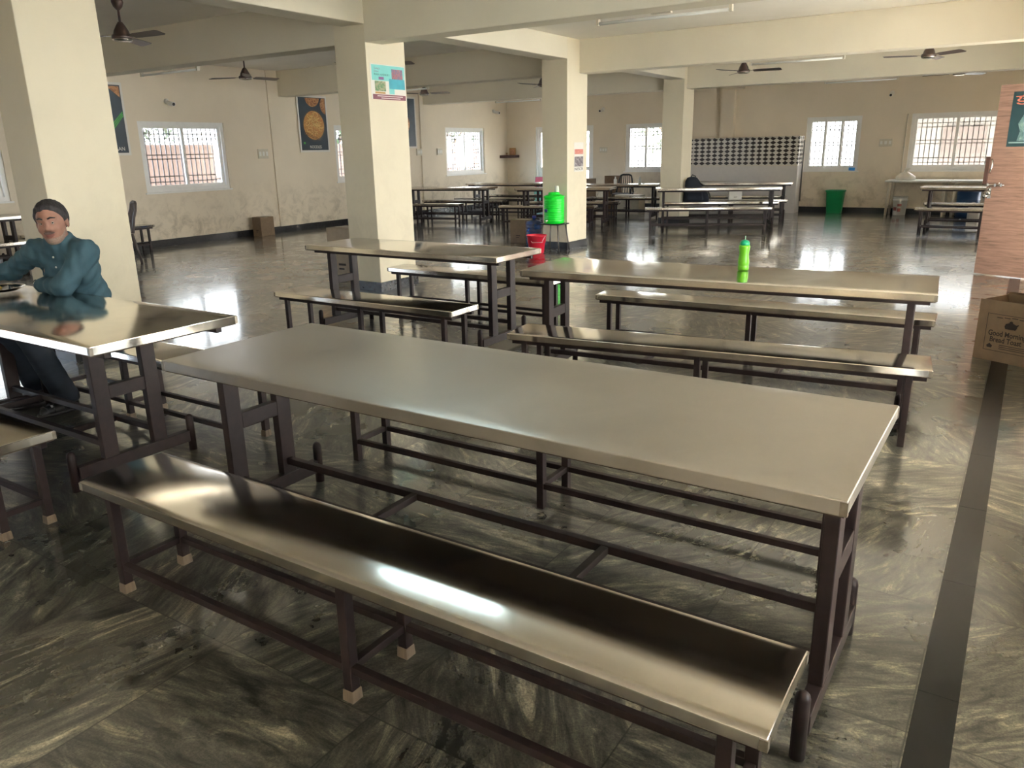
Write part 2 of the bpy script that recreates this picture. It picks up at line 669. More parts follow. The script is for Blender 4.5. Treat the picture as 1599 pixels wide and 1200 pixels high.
# columns (front faces at y0, dark skirting round the foot) and the beams they carry
XC0, XC1 = -6.44, -6.0
cols = [(3.06, 3.66), (6.53, 7.15), (10.83, 11.47), (15.55, 16.10)]
for k, (y0, y1) in enumerate(cols):
    c = MB().bb((XC0, y0, 0), (XC1, y1, ZC)).build('column', M['column'], bevel=0.006)
    tag(c, kind='structure')
    p = MB().bb((XC0 - 0.015, y0 - 0.015, 0), (XC1 + 0.015, y1 + 0.015, 0.105)).build('column_skirting', M['skirting'], c)
ZXB, ZYB = 2.60, 2.775
xbeams = [(3.10, 3.38), (6.532, 6.80), (11.21, 11.50), (15.68, 15.98)]
for k, (y0, y1) in enumerate(xbeams):
    tag(MB().bb((XL, y0, ZXB), (XR, y1, ZC)).build('ceiling_beam', M['beam'], bevel=0.008), kind='structure')
tag(MB().bb((XC0 + 0.12, YF, ZYB), (XC1 - 0.002, YB, ZC)).build('ceiling_beam', M['beam'], bevel=0.008), kind='structure')
# shallow wall piers
for k, (y0, y1) in enumerate([(6.45, 7.0), (10.95, 11.55), (15.55, 16.1)]):
    tag(MB().bb((XL, y0, 0.115), (XL + 0.03, y1, ZC)).build('wall_pier', M['wall']), kind='structure')
tag(MB().bb((-6.5, YB - 0.16, 0.0), (-6.18, YB, ZC)).build('wall_pier', M['wall']), kind='structure')


# ------------------------------------------------------------------ windows
def window(name, axis, pos, out, u0, u1, z0, z1, panes=2, grille=True, sill=True, fixed=0.0):
    """sliding window set in the wall; its frame stands 4 cm behind the inner wall face, bars outside"""
    root = bpy.data.objects.new(name, None)
    COL.objects.link(root)
    tag(root, kind='structure')
    def P(u, d, z):
        return (pos + out * d, u, z) if axis == 0 else (u, pos + out * d, z)
    def bb(mb, ua, ub, da, db, za, zb):
        a, b = P(ua, da, za), P(ub, db, zb)
        mb.bb([min(a[i], b[i]) for i in range(3)], [max(a[i], b[i]) for i in range(3)])
    fw = 0.062
    m = MB()
    for (ua, ub, za, zb) in ((u0, u0 + fw, z0, z1), (u1 - fw, u1, z0, z1), (u0 + fw, u1 - fw, z0, z0 + fw), (u0 + fw, u1 - fw, z1 - fw, z1)):
        bb(m, ua, ub, 0.03, 0.11, za, zb)
    m.build('window_frame', M['upvc'], root)
    w = (u1 - u0 - 2 * fw) / panes
    for k in range(panes):
        ua, ub = u0 + fw + k * w, u0 + fw + (k + 1) * w
        d = 0.045 + 0.03 * (k % 2)
        ua -= 0.02 if k else 0
        ub += 0.02 if k < panes - 1 else 0
        s = MB()
        sw = 0.048
        za, zb = z0 + fw, z1 - fw
        for q in ((ua, ua + sw, za, zb), (ub - sw, ub, za, zb), (ua + sw, ub - sw, za, za + sw), (ua + sw, ub - sw, zb - sw, zb)):
            bb(s, q[0], q[1], d, d + 0.026, q[2], q[3])
        so = s.build('sash', M['upvc'], root)
        g = MB()
        bb(g, ua + sw, ub - sw, d + 0.011, d + 0.015, za + sw, zb - sw)
        g.build('pane', M['glass'], so)
    if grille:
        g = MB()
        n = int(round((u1 - u0) / 0.098))
        for k in range(1, n):
            u = u0 + (u1 - u0) * k / n
            bb(g, u - 0.008, u + 0.008, 0.150, 0.166, z0, z1)
        H = z1 - z0
        for fz in (0.14, 0.22, 0.47, 0.53, 0.76, 0.83):
            bb(g, u0, u1, 0.146, 0.170, z0 + fz * H - 0.008, z0 + fz * H + 0.008)
        g.build('window_grille', M['grille'], root)
    if sill:
        s = MB()
        bb(s, u0 - 0.03, u1 + 0.03, -0.022, 0.03, z0 - 0.025, z0)
        s.build('window_sill', M['upvc'], root)
    return root


wi = 1
for a, b in left_win:
    window('window_%d' % wi, 0, XL, -1, a, b, ZS, ZT)
    wi += 1
    portal((XL - 0.22, (a + b) / 2, (ZS + ZT) / 2), (1, 0, 0), ZT - ZS, b - a)
for k, (a, b) in enumerate(back_win):
    window('window_%d' % wi, 1, YB, 1, a, b, ZS, ZT, panes=3 if k == 1 else 2)
    wi += 1
    portal(((a + b) / 2, YB + 0.22, (ZS + ZT) / 2), (0, -1, 0), b - a, ZT - ZS)
for a, b in right_win:
    window('window_%d' % wi, 0, XR, 1, a, b, RW0, RW1, grille=False, sill=False)
    wi += 1
    portal((XR + 0.22, (a + b) / 2, (RW0 + RW1) / 2), (-1, 0, 0), RW1 - RW0, b - a)
for a, b in front_win:
    window('window_%d' % wi, 1, YF, -1, a, b, RW0, RW1, grille=False, sill=False)
    wi += 1
    portal(((a + b) / 2, YF - 0.22, (RW0 + RW1) / 2), (0, 1, 0), b - a, RW1 - RW0)
portal((XR + 0.22, sum(RD) / 2, 1.06), (-1, 0, 0), 2.1, RD[1] - RD[0])
portal((sum(BD2) / 2, YB + 0.22, 1.05), (0, -1, 0), BD2[1] - BD2[0], 2.1)
portal((sum(BD) / 2, YB + 0.22, 1.05), (0, -1, 0), BD[1] - BD[0], 2.1)

# glazed double door in the back wall
d1 = tag(bpy.data.objects.new('door_1', None), kind='structure')
COL.objects.link(d1)
m = MB()
m.bb((BD[0], YB + 0.02, 0), (BD[0] + 0.07, YB + 0.12, 2.1))
m.bb((BD[1] - 0.07, YB + 0.02, 0), (BD[1], YB + 0.12, 2.1))
m.bb((BD[0] + 0.07, YB + 0.02, 2.03), (BD[1] - 0.07, YB + 0.12, 2.1))
m.build('door_frame', M['upvc'], d1)
xm = sum(BD) / 2
for xa, xb in ((BD[0] + 0.07, xm), (xm, BD[1] - 0.07)):
    m = MB()
    for q in ((xa, xa + 0.08, 0.01, 2.03), (xb - 0.08, xb, 0.01, 2.03), (xa + 0.08, xb - 0.08, 1.95, 2.03), (xa + 0.08, xb - 0.08, 0.95, 1.04), (xa + 0.08, xb - 0.08, 0.01, 0.12)):
        m.bb((q[0], YB + 0.05, q[2]), (q[1], YB + 0.09, q[3]))
    lf = m.build('door_leaf', M['upvc'], d1)
    MB().bb((xa + 0.08, YB + 0.068, 1.04), (xb - 0.08, YB + 0.073, 1.95)).build('pane', M['glass'], lf)
    if xa < xm - 0.1:
        MB().bb((xa + 0.08, YB + 0.06, 0.12), (xb - 0.08, YB + 0.08, 0.95)).build('door_panel', M['upvc'], lf)
    else:
        MB().bb((xa + 0.08, YB + 0.068, 0.12), (xb - 0.08, YB + 0.073, 0.95)).build('pane', M['glass'], lf)

# ------------------------------------------------------------------ outside the windows
def ground_mat():
    t = NT('dry_earth')
    v = t.coord('Object')
    t.link(t.ramp(t.noise(v, 0.6, 6), [(0.3, lin((208, 203, 196))), (0.7, lin((228, 224, 217)))]), t.b.inputs['Base Color'])
    t.b.inputs['Roughness'].default_value = 0.95
    return t.m


M['earth'] = ground_mat()
M['compound'] = wall_paint('pink_compound_wall', (132, 110, 101), 0.1)
M['plaster'] = wall_paint('pale_plaster', (104, 100, 96), 0.15)
M['leaf'] = plain('leaf_green', (58, 80, 34), 0.6, 0, 0.35, 3)
M['leaf_pale'] = plain('pale_leaf_green', (92, 100, 80), 0.6, 0, 0.3, 3)
M['bark'] = plain('grey_bark', (98, 82, 68), 0.9, 0, 0.25, 10)
og = MB()
og.bb((-60, -30, -0.45), (XL - 0.32, 60, -0.30))
og.bb((XR + 0.32, -30, -0.45), (40, 60, -0.30))
og.bb((XL - 0.32, YB + 0.32, -0.45), (XR + 0.32, 60, -0.30))
og.bb((XL - 0.32, -30, -0.45), (XR + 0.32, YF - 0.32, -0.30))
tag(og.build('ground_outside', M['earth']), kind='structure')
cw = MB().bb((-17.2, -6, -0.3), (-17.0, 34, 1.72))
cw.bb((-17.23, -6, 1.72), (-16.97, 34, 1.78))
tag(cw.build('compound_wall_outside', M['compound']), 'long pink compound wall outside the left windows', 'wall', kind='structure')
# unseen masses added to block the sun, one above and one on the right
tag(MB().bb((XL - 0.25, YF - 0.25, ZC + 0.16), (XR + 0.25, YB + 0.25, 14.0)).build('added_sun_block_outside', M['plaster']), kind='structure')  # added above to shade the compound wall and the trees
tag(MB().bb((XR + TH, YF - 4.0, 2.75), (4.4, YB + 3.0, 2.87)).build('added_sun_shade_outside', M['ceiling']), kind='structure')  # added slab that keeps the sun out of the right-hand openings
# pale neighbouring building behind the back-right windows
bd = thing('outside_building', 'pale plastered building seen through the barred back window at right', 'building', (0, 0, 0))
m = MB()
m.bb((-3.6, 24.5, -0.3), (4.5, 25.0, 2.35))
m.build('building_wall', M['plaster'], bd)
MB().bb((-3.8, 24.2, 2.35), (4.7, 25.1, 2.50)).build('building_roof', M['plaster'], bd)
for x0 in (-2.2, -0.2, 1.8):
    MB().bb((x0, 24.46, 0.9), (x0 + 1.0, 24.52, 1.9)).build('building_shutter', M['grille'], bd)


def tree(loc, h, cr, mat, label, seed):
    rnd = random.Random(seed)
    t = thing('outside_tree', label, 'tree', loc, group='trees outside the windows')
    tr = MB()
    tr.tube([(0, 0, 0), (0.05, 0.03, h * 0.3), (-0.04, 0.05, h * 0.62)], [0.14, 0.11, 0.07], 8)
    for k in range(6):
        a = k * 1.05 + rnd.random()
        tr.tube([(0, 0.03, h * 0.42 + 0.05 * k), (math.cos(a) * cr * 0.4, math.sin(a) * cr * 0.4, h * 0.6), (math.cos(a) * cr * 0.7, math.sin(a) * cr * 0.7, h * 0.75)], [0.05, 0.035, 0.015], 6)
    tr.build('trunk', M['bark'], t)
    lf = MB()
    for k in range(900):
        while True:
            p = Vector((rnd.uniform(-1, 1), rnd.uniform(-1, 1), rnd.uniform(-1, 1)))
            if 0.2 < p.length < 1:
                break
        p = Vector((p.x * cr, p.y * cr, h * 0.68 + p.z * h * 0.36))
        s = rnd.uniform(0.07, 0.17)
        R = Euler((rnd.uniform(-1, 1), rnd.uniform(-1, 1), rnd.uniform(0, 6.28))).to_matrix()
        q = [R @ Vector(w) + p for w in ((-s, 0, 0), (0, -s * 0.45, 0.01), (s, 0, 0), (0, s * 0.45, 0.01))]
        lf.add(q, [(0, 1, 2, 3)])
    tag(lf.build('foliage', mat, t, fix=False), kind='stuff')
    return t


tree((-21.0, 9.6, -0.3), 4.6, 1.9, M['leaf_pale'], 'pale green tree beyond the pink wall, in the big left window', 1)
tree((-21.5, 13.0, -0.3), 4.4, 1.8, M['leaf_pale'], 'pale green tree beyond the pink wall, right pane of the big left window', 2)
tree((-20.5, 20.3, -0.3), 4.5, 1.9, M['leaf'], 'bright green tree in the window beside the postered pillar', 3)
tree((-21.0, 27.5, -0.3), 4.3, 1.7, M['leaf_pale'], 'leafy tree seen in the far left window by the corner', 4)
tree((-15.0, 26.5, -0.3), 3.9, 1.7, M['leaf_pale'], 'pale green tree behind the glazed back door', 5)
tree((-12.4, 31.0, -0.3), 4.6, 1.8, M['leaf_pale'], 'faint tree behind the back window left of the tiled wash counter', 6)


# ------------------------------------------------------------------ steel tables and benches
def slab(L, Wd, z, t, parent, dull=False, crown=0.0015):
    """folded sheet top, very slightly crowned across its width: apron on four sides, dark underside"""
    m = MB()
    n = 12
    hx, hy = L / 2, Wd / 2
    vs = []
    for i in range(n + 1):
        y = -hy + Wd * i / n
        zz = z - crown * (2 * y / Wd) ** 2
        vs += [(-hx, y, zz), (hx, y, zz)]
    m.add(vs, [(2 * i, 2 * i + 1, 2 * i + 3, 2 * i + 2) for i in range(n)], 0, True)
    z0 = z - crown
    lo = [(-hx, -hy, z - t), (hx, -hy, z - t), (hx, hy, z - t), (-hx, hy, z - t)]
    hi = [(-hx, -hy, z0), (hx, -hy, z0), (hx, hy, z0), (-hx, hy, z0)]
    m.add(lo + hi, [(0, 1, 2, 3), (0, 1, 5, 4), (2, 3, 7, 6)])
    for sx in (-1, 1):
        ring = [v for v in vs if v[0] * sx > 0]
        m.add(ring + [(sx * hx, hy, z - t), (sx * hx, -hy, z - t)], [tuple(range(len(ring) + 2))])
    top = m.build('table_top' if z > 0.6 else 'bench_top', M[dull or 'steel'], parent, bevel=0.0035, seg=3)
    i = MB()
    i.bb((-L / 2 + 0.006, -Wd / 2 + 0.006, z - t - 0.004), (L / 2 - 0.006, Wd / 2 - 0.006, z - t + 0.001))
    i.build('underside', M['under'], top)
    for sx in (-1, 1):
        for sy in (-1, 1):
            c = MB()
            e = 0.0014
            poly = [(sx * (hx - 0.016), sy * (hy + e)), (sx * (hx + e), sy * (hy + e)), (sx * (hx + e), sy * (hy - 0.014)), (sx * (hx - 0.001), sy * (hy - 0.014)), (sx * (hx - 0.001), sy * (hy - 0.001)), (sx * (hx - 0.016), sy * (hy - 0.001))]
            c.prism(poly, 2, z - t + 0.002, z0 - 0.004)
            c.build('corner_fold', M['fold'], top)
    return top


def make_table(L, Wd, label, group, inset=0.06, H=0.75, dull=False, fy=-0.03, detail=True):
    t = thing('dining_table', label, 'table', group=group)
    slab(L, Wd, H, 0.042, t, dull)
    zt = H - 0.046
    for sx in (-1, 1):
        x = sx * (L / 2 - inset)
        for dy in (-0.13, 0.13):
            MB().bb((x - 0.0195, fy + dy - 0.037, 0.1155), (x + 0.02, fy + dy + 0.037, zt)).build('leg', M['iron'], t, bevel=0.003)
        MB().bb((x - 0.019, fy - 0.093, 0.40), (x + 0.019, fy + 0.093, 0.465)).build('cross_rail', M['iron'], t, bevel=0.003)
        MB().bb((x - 0.02, fy - 0.295, 0.055), (x + 0.02, fy + 0.295, 0.115)).build('runner', M['iron'], t, bevel=0.003)
        for sy in (-1, 1):
            m = MB()
            y = fy + sy * 0.315
            m.lathe([(0.0, 0.0), (0.02, 0.0), (0.02, 0.175), (0.017, 0.188), (0.009, 0.196), (0, 0.198)], (x, y, 0), 14)
            m.build('foot_post', M['iron'], t)
    for dy in (-0.13, 0.13):
        m = MB().bar((-L / 2 + inset + 0.02, fy + dy, 0.175), (L / 2 - inset - 0.02, fy + dy, 0.175), 0.03, 0.03)
        m.build('foot_rail', M['iron'], t, bevel=0.002)
    for fx in (-0.17, 0.17):
        MB().bar((L * fx, fy - 0.115, 0.175), (L * fx, fy + 0.115, 0.175), 0.028, 0.028).build('rung', M['iron'], t, bevel=0.002)
    m = MB()
    for y in (-Wd / 2 + 0.09, Wd / 2 - 0.09):
        m.bar((-L / 2 + 0.03, y, zt - 0.012), (L / 2 - 0.03, y, zt - 0.012), 0.03, 0.03)
    for x in (-L / 2 + inset, 0, L / 2 - inset):
        m.bar((x, -Wd / 2 + 0.105, zt - 0.012), (x, Wd / 2 - 0.105, zt - 0.012), 0.03, 0.028)
    m.build('top_frame', M['iron'], t)
    return t


def make_bench(L, Wd, label, group, H=0.427, pairs=3, dull=False, blocks=False, xs=None, crown=0.002):
    t = thing('steel_bench', label, 'bench', group=group)
    slab(L, Wd, H, 0.04, t, dull, crown)
    zt = H - 0.044
    xs = xs or [(-L / 2 + 0.10) + (L - 0.20) * k / (pairs - 1) for k in range(pairs)]
    yl = Wd / 2 - 0.045
    for x in xs:
        for sy in (-1, 1):
            z0 = 0.0
            if blocks:
                z0 = 0.006
            lg = MB().bb((x - 0.0165, sy * yl - 0.0165, z0), (x + 0.0165, sy * yl + 0.0165, zt)).build('leg', M['iron'], t, bevel=0.002)
            if blocks:
                b = MB()
                b.box((x, sy * yl, 0.018), (0.042, 0.042, 0.036), None, 0, (0.9, 0.9))
                b.build('foot_block', M['foot'], lg, bevel=0.002)
        MB().bar((x, -yl + 0.0165, 0.105), (x, yl - 0.0165, 0.105), 0.025, 0.025).build('crossbar', M['iron'], t, bevel=0.002)
    for sy in (-1, 1):
        MB().bar((xs[0] + 0.0165, sy * yl, 0.105), (xs[-1] - 0.0165, sy * yl, 0.105), 0.024, 0.025).build('side_rail', M['iron'], t, bevel=0.002)
    m = MB()
    for sy in (-1, 1):
        m.bar((-L / 2 + 0.02, sy * yl, zt - 0.0125), (L / 2 - 0.02, sy * yl, zt - 0.0125), 0.025, 0.025)
    m.build('seat_frame', M['iron'], t)
    return t


def at(o, x, y, deg=0.0):
    o.location = (x, y, 0)
    o.rotation_euler = (0, 0, math.radians(deg))
    return o


GT, GB = 'steel topped dining tables', 'steel topped benches'
T1 = at(make_table(2.49, 0.775, 'largest steel-topped dining table, nearest the camera in the centre', GT, 0.06, fy=-0.02, dull='steel_dull'), -1.488, 2.095)
at(make_bench(2.38, 0.325, 'long steel bench in the foreground, in front of the nearest table', GB, blocks=True, dull='steel_bench', xs=[-1.08, 0.03, 1.10], crown=0.008), -1.465, 1.445)
at(make_bench(2.42, 0.31, 'steel bench behind and half under the nearest dining table', GB, xs=[-1.14, -0.05, 1.12]), -1.56, 2.79)
T2 = at(make_table(2.22, 0.745, 'steel-topped dining table at left where the man sits eating', GT, 0.40 - 0.02), -4.31, 2.06)
at(make_bench(1.97, 0.30, 'steel bench the seated man is sitting on', GB, xs=[-0.93, -0.13, 0.82], blocks=True), -4.22, 2.58)
at(make_bench(1.97, 0.27, 'steel bench cut off by the left edge, below the plate', GB, blocks=True), -4.245, 1.385)
T3 = at(make_table(2.00, 0.64, 'steel-topped dining table in front of the pillar with the blue poster', GT, 0.15), -4.23, 5.08)
at(make_bench(1.82, 0.33, 'steel bench on the near side of the table by the postered pillar', GB), -4.20, 4.435)
at(make_bench(1.86, 0.28, 'steel bench on the far side of the table by the postered pillar', GB), -4.27, 5.90)
T4 = at(make_table(2.42, 0.69, 'steel-topped dining table with the lime water bottle on it', GT, 0.12), -1.565, 4.76, 4.8)
at(make_bench(2.32, 0.32, 'steel bench on the near side of the table with the lime bottle', GB), -1.455, 4.215, 7.5)
at(make_bench(2.32, 0.27, 'steel bench on the far side of the table with the lime bottle', GB), -1.56, 5.54, 3.0)

# the far sets, standing at a slant: (table x, y, angle, label part)
pt = make_table(2.0, 0.66, 'x', GT, 0.15)
pb = make_bench(2.0, 0.30, 'x', GB)
first = [True, True]


def far_table(x, y, deg, label):
    if first[0]:
        first[0] = False
        return at(tag(pt, label), x, y, deg)
    return dup(pt, (x, y, 0), math.radians(deg), label, GT)


def far_bench(x, y, deg, label):
    if first[1]:
        first[1] = False
        return at(tag(pb, label), x, y, deg)
    return dup(pb, (x, y, 0), math.radians(deg), label, GB)


pt_long, pb_long = make_table(2.32, 0.66, 'x', GT, 0.15), make_bench(2.28, 0.30, 'x', GB)
used_long = {}


def long_one(proto, x, y, deg, label, group):
    if proto.name not in used_long:
        used_long[proto.name] = 1
        return at(tag(proto, label), x, y, deg)
    return dup(proto, (x, y, 0), math.radians(deg), label, group)


long_one(pb_long, -5.02, 14.42, 24, 'steel bench nearest the camera in the set below the tiled wash counter', GB)
long_one(pt_long, -5.10, 15.14, 24, 'steel-topped table in the middle distance below the tiled wash counter, nearer of two', GT)
long_one(pb_long, -5.30, 15.95, 23, 'steel bench carrying the navy backpack', GB)
long_one(pb_long, -5.30, 16.62, 23, 'steel bench behind the one with the backpack', GB)
long_one(pt_long, -5.42, 17.25, 20, 'steel-topped table closest to the tiled wash counter', GT)
long_one(pb_long, -5.70, 18.05, 15, 'steel bench right against the tiled wash counter', GB)
far_bench(-8.15, 13.90, 14, 'steel bench behind the green water tank, nearest the camera there')
far_table(-8.10, 14.55, 14, 'steel-topped table half hidden by the pillar behind the green water tank')
far_bench(-8.25, 15.20, 14, 'steel bench on the far side of the table behind the green water tank')
far_table(-7.75, 16.25, 10, 'steel-topped table carrying two small white bottles')
far_bench(-7.80, 16.95, 10, 'steel bench in front of the pale carton and the black chair')
far_bench(-11.25, 13.62, 14, 'steel bench right of the postered pillar, nearest of the far left sets')
far_table(-10.85, 14.25, 12, 'steel-topped table right of the postered pillar, nearer of two far left tables')
far_bench(-11.0, 14.95, 12, 'steel bench between the two far left tables')
far_bench(-10.7, 15.75, 8, 'steel bench in front of the farthest table in the left corner')
far_table(-10.75, 16.45, 8, 'farthest steel-topped table, in the left back corner')
far_bench(-10.9, 17.2, 8, 'steel bench behind the farthest table in the left back corner')
far_table(-0.66, 16.05, 0, 'steel-topped table beside the open wooden door')
far_bench(-0.66, 15.40, 0, 'steel bench on the near side of the table beside the wooden door')
far_bench(-0.66, 16.75, 0, 'steel bench on the far side of the table beside the wooden door')
# along the left wall, behind the man
far_table(-12.28, 4.78, 90, 'steel-topped table against the left wall behind the man')
far_bench(-11.72, 5.05, 90, 'steel bench at the left wall table behind the man')
far_bench(-12.42, 6.92, 90, 'steel bench along the left wall behind the plastic chair')


# ------------------------------------------------------------------ small things on and round the near tables
# lime bottle
b = thing('water_bottle', 'lime green squeeze bottle with teal cap standing on a steel table', 'bottle', (-1.455, 4.90, 0.7505))
m = MB().lathe([(0, 0.001), (0.030, 0.001), (0.034, 0.006), (0.034, 0.030), (0.031, 0.034), (0.034, 0.038), (0.035, 0.055), (0.030, 0.085), (0.0285, 0.105), (0.031, 0.125), (0.034, 0.140), (0.034, 0.152), (0.029, 0.158), (0, 0.158)], (0, 0, 0), 28)
m.build('bottle_body', M['lime'], b)
m = MB().lathe([(0.0285, 0.1585), (0.030, 0.160), (0.030, 0.172), (0.024, 0.184), (0.012, 0.189), (0.006, 0.191), (0, 0.191)], (0, 0, 0), 24)
m.build('bottle_cap', M['teal'], b)
MB().tube([(0.002, 0, 0.189), (0.003, 0, 0.214)], 0.0028, 8).build('straw', M['straw'], b)

# steel plate with food
p = thing('steel_plate', 'rimmed steel plate with food and foil at the left edge of the table', 'plate', (-5.13, 2.235, 0.7505))
MB().lathe([(0, 0.002), (0.105, 0.002), (0.118, 0.010), (0.140, 0.020), (0.142, 0.022), (0.139, 0.022), (0.117, 0.013), (0.104, 0.0045), (0, 0.0045)], (0, 0, 0), 36).build('plate_dish', M['steel'], p)
M['rice'] = plain('yellow_rice', (206, 176, 92), 0.8, 0, 0.3, 90)
M['curry'] = plain('dark_curry', (70, 44, 30), 0.4, 0, 0.3, 60)
M['foil'] = plain('crumpled_foil', (206, 208, 214), 0.25, 0.9, 0.3, 50)


def mound(r, h, seed, n=18, rings=6):
    rnd = random.Random(seed)
    vs, fs = [(0, 0, h)], []
    for i in range(1, rings + 1):
        for k in range(n):
            a = 2 * PI * k / n
            rr = r * i / rings * (1 + rnd.uniform(-0.12, 0.12))
            vs.append((rr * math.cos(a), rr * math.sin(a), max(0, h * (1 - (i / rings) ** 2) * (1 + rnd.uniform(-0.25, 0.25)))))
    for k in range(n):
        fs.append((0, 1 + k, 1 + (k + 1) % n))
    for i in range(rings - 1):
        for k in range(n):
            a = 1 + i * n
            fs.append((a + k, a + n + k, a + n + (k + 1) % n, a + (k + 1) % n))
    return MB().add(vs, fs, 0, True)


tag(mound(0.055, 0.028, 3).build('rice', M['rice'], p, (-0.025, -0.01, 0.0046)), kind='stuff')
mound(0.035, 0.016, 4).build('curry', M['curry'], p, (-0.045, 0.060, 0.0046))
mound(0.034, 0.030, 5, 11, 3).build('foil', M['foil'], p, (0.058, 0.02, 0.0046))

# cardboard carton with print, right edge
cb = thing('cardboard_carton', 'open brown cardboard carton printed Good Morning, at the right edge', 'carton', (0.085, 6.46, 0), math.radians(-27))
bw, bdp, bh, th = 0.46, 0.34, 0.43, 0.005
m = MB()
m.bb((-bw / 2, -bdp / 2, 0), (bw / 2, -bdp / 2 + th, bh))
m.bb((-bw / 2, bdp / 2 - th, 0), (bw / 2, bdp / 2, bh))
m.bb((-bw / 2, -bdp / 2 + th, 0), (-bw / 2 + th, bdp / 2 - th, bh - 0.006))
m.bb((bw / 2 - th, -bdp / 2 + th, 0), (bw / 2, bdp / 2 - th, bh - 0.006))
m.bb((-bw / 2 + th, -bdp / 2 + th, 0.001), (bw / 2 - th, bdp / 2 - th, th))
m.build('carton_body', M['card'], cb)
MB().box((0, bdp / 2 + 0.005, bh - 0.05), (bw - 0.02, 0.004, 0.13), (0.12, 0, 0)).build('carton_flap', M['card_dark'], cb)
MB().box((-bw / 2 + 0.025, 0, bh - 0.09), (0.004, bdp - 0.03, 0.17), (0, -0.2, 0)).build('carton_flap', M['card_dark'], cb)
fm = lambda x, z: frame_matrix((x, -bdp / 2 - 0.0006, z), (1, 0, 0), (0, 0, 1))
text('Good Morning', 0.052, M['ink'], cb, fm(-0.145, 0.185), width=0.255, ext=0.0005, bold=0.0009)
text('Bread Toast', 0.052, M['ink'], cb, fm(-0.130, 0.140), width=0.215, ext=0.0005, bold=0.0009)
m = MB()
for (x0, x1, z0, z1) in ((-0.165, 0.165, 0.335, 0.338), (-0.165, 0.165, 0.075, 0.078), (-0.165, -0.162, 0.078, 0.335), (0.162, 0.165, 0.078, 0.335)):
    m.bb((x0, -bdp / 2 - 0.0008, z0), (x1, -bdp / 2, z1))
m.build('print_border', M['ink'], cb)
m = MB()
pts = [(-0.035, 0.243), (-0.042, 0.26), (-0.035, 0.278), (-0.012, 0.288), (-0.012, 0.296), (0.0, 0.302), (0.010, 0.296), (0.010, 0.288), (0.034, 0.278), (0.05, 0.285), (0.053, 0.281), (0.042, 0.268), (0.040, 0.255), (0.033, 0.243)]
m.prism(pts, 1, -bdp / 2 - 0.0008, -bdp / 2)
m.build('teapot_emblem', M['ink'], cb)
m = MB()
for k in range(5):
    x = -0.10 + k * 0.05
    m.bb((x, -bdp / 2 - 0.0008, 0.312 + 0.004 * (2 - abs(k - 2))), (x + 0.04, -bdp / 2, 0.317 + 0.004 * (2 - abs(k - 2))))
for k in range(3):
    m.bb((-0.06, -bdp / 2 - 0.0008, 0.121 - 0.013 * k), (0.12, -bdp / 2, 0.125 - 0.013 * k))
m.prism([(-0.14, 0.095), (-0.11, 0.095), (-0.105, 0.11), (-0.125, 0.126), (-0.145, 0.11)], 1, -bdp / 2 - 0.0008, -bdp / 2)
m.build('small_print', M['ink'], cb)

# ------------------------------------------------------------------ water stand at the middle pillar
s = thing('metal_stool', 'small dark metal stool holding the green water tank', 'stool', (-6.10, 10.60, 0))
MB().bb((-0.175, -0.165, 0.398), (0.175, 0.165, 0.415)).build('stool_top', M['black'], s, bevel=0.006)
M['stool_leg'] = plain('grey_metal_tube', (104, 100, 96), 0.35, 0.6, 0.1)
for sx in (-1, 1):
    for sy in (-1, 1):
        MB().tube([(sx * 0.13, sy * 0.12, 0.397), (sx * 0.175, sy * 0.165, 0.006)], 0.011, 10).build('leg', M['stool_leg'], s)
t = thing('water_tank', 'bright green ribbed water tank on a metal stool by the pillar', 'water tank', (-6.10, 10.60, 0.4155))
pr = [(0, 0.001), (0.140, 0.001), (0.152, 0.010)]
for k in range(10):
    z = 0.03 + k * 0.033
    pr += [(0.152, z), (0.156, z + 0.008), (0.156, z + 0.018), (0.152, z + 0.026)]
pr += [(0.153, 0.385), (0.160, 0.392), (0.160, 0.405), (0.150, 0.412), (0.085, 0.432), (0, 0.432)]
MB().lathe(pr, (0, 0, 0), 40).build('tank_body', M['green'], t)
MB().lathe([(0.082, 0.4325), (0.088, 0.436), (0.088, 0.452), (0.074, 0.464), (0, 0.468)], (0, 0, 0), 32).build('tank_lid', M['green'], t)
m = MB().tube([(-0.03, -0.152, 0.05), (-0.036, -0.178, 0.05)], 0.011, 10)
m.tube([(-0.036, -0.178, 0.058), (-0.036, -0.178, 0.028)], 0.009, 10)
m.build('tap', M['white'], t)
MB().lathe([(0, 0), (0.026, 0), (0.026, 0.004), (0, 0.004)], (-0.055, -0.149, 0.20), 20, M_=Matrix.Rotation(PI / 2 - 0.0, 3, 'X') @ Matrix.Rotation(0, 3, 'Z')).build('badge', M['blue'], t)
g = thing('tumbler', 'pale upturned tumbler on the green tank lid', 'cup', (-6.05, 10.60, 0.8845))
MB().lathe([(0.034, 0.0), (0.036, 0.001), (0.028, 0.085), (0.026, 0.088), (0, 0.088)], (0, 0, 0), 20).build('tumbler_body', M['white'], g)
rb = thing('bucket', 'red plastic bucket on the floor in front of the green tank', 'bucket', (-6.20, 10.24, 0))
MB().lathe([(0, 0.002), (0.108, 0.002), (0.112, 0.01), (0.128, 0.15), (0.136, 0.155), (0.146, 0.255), (0.156, 0.258), (0.156, 0.27), (0.148, 0.27), (0.143, 0.25), (0.105, 0.012), (0, 0.012)], (0, 0, 0), 32).build('bucket_body', M['red'], rb)
m = MB()
m.tube([(0.150, 0.0, 0.255)] + [(0.155 + 0.012 * math.sin(a), 0.150 * math.sin(a - PI / 2) * 0 - 0.11 * math.sin(a), 0.255 - 0.10 * math.sin(a / 2)) for a in (0.6, 1.2, 1.8)] + [(0.02, -0.162, 0.17), (-0.150, -0.03, 0.255)], 0.004, 8)
m.build('bail_handle', M['white'], rb)
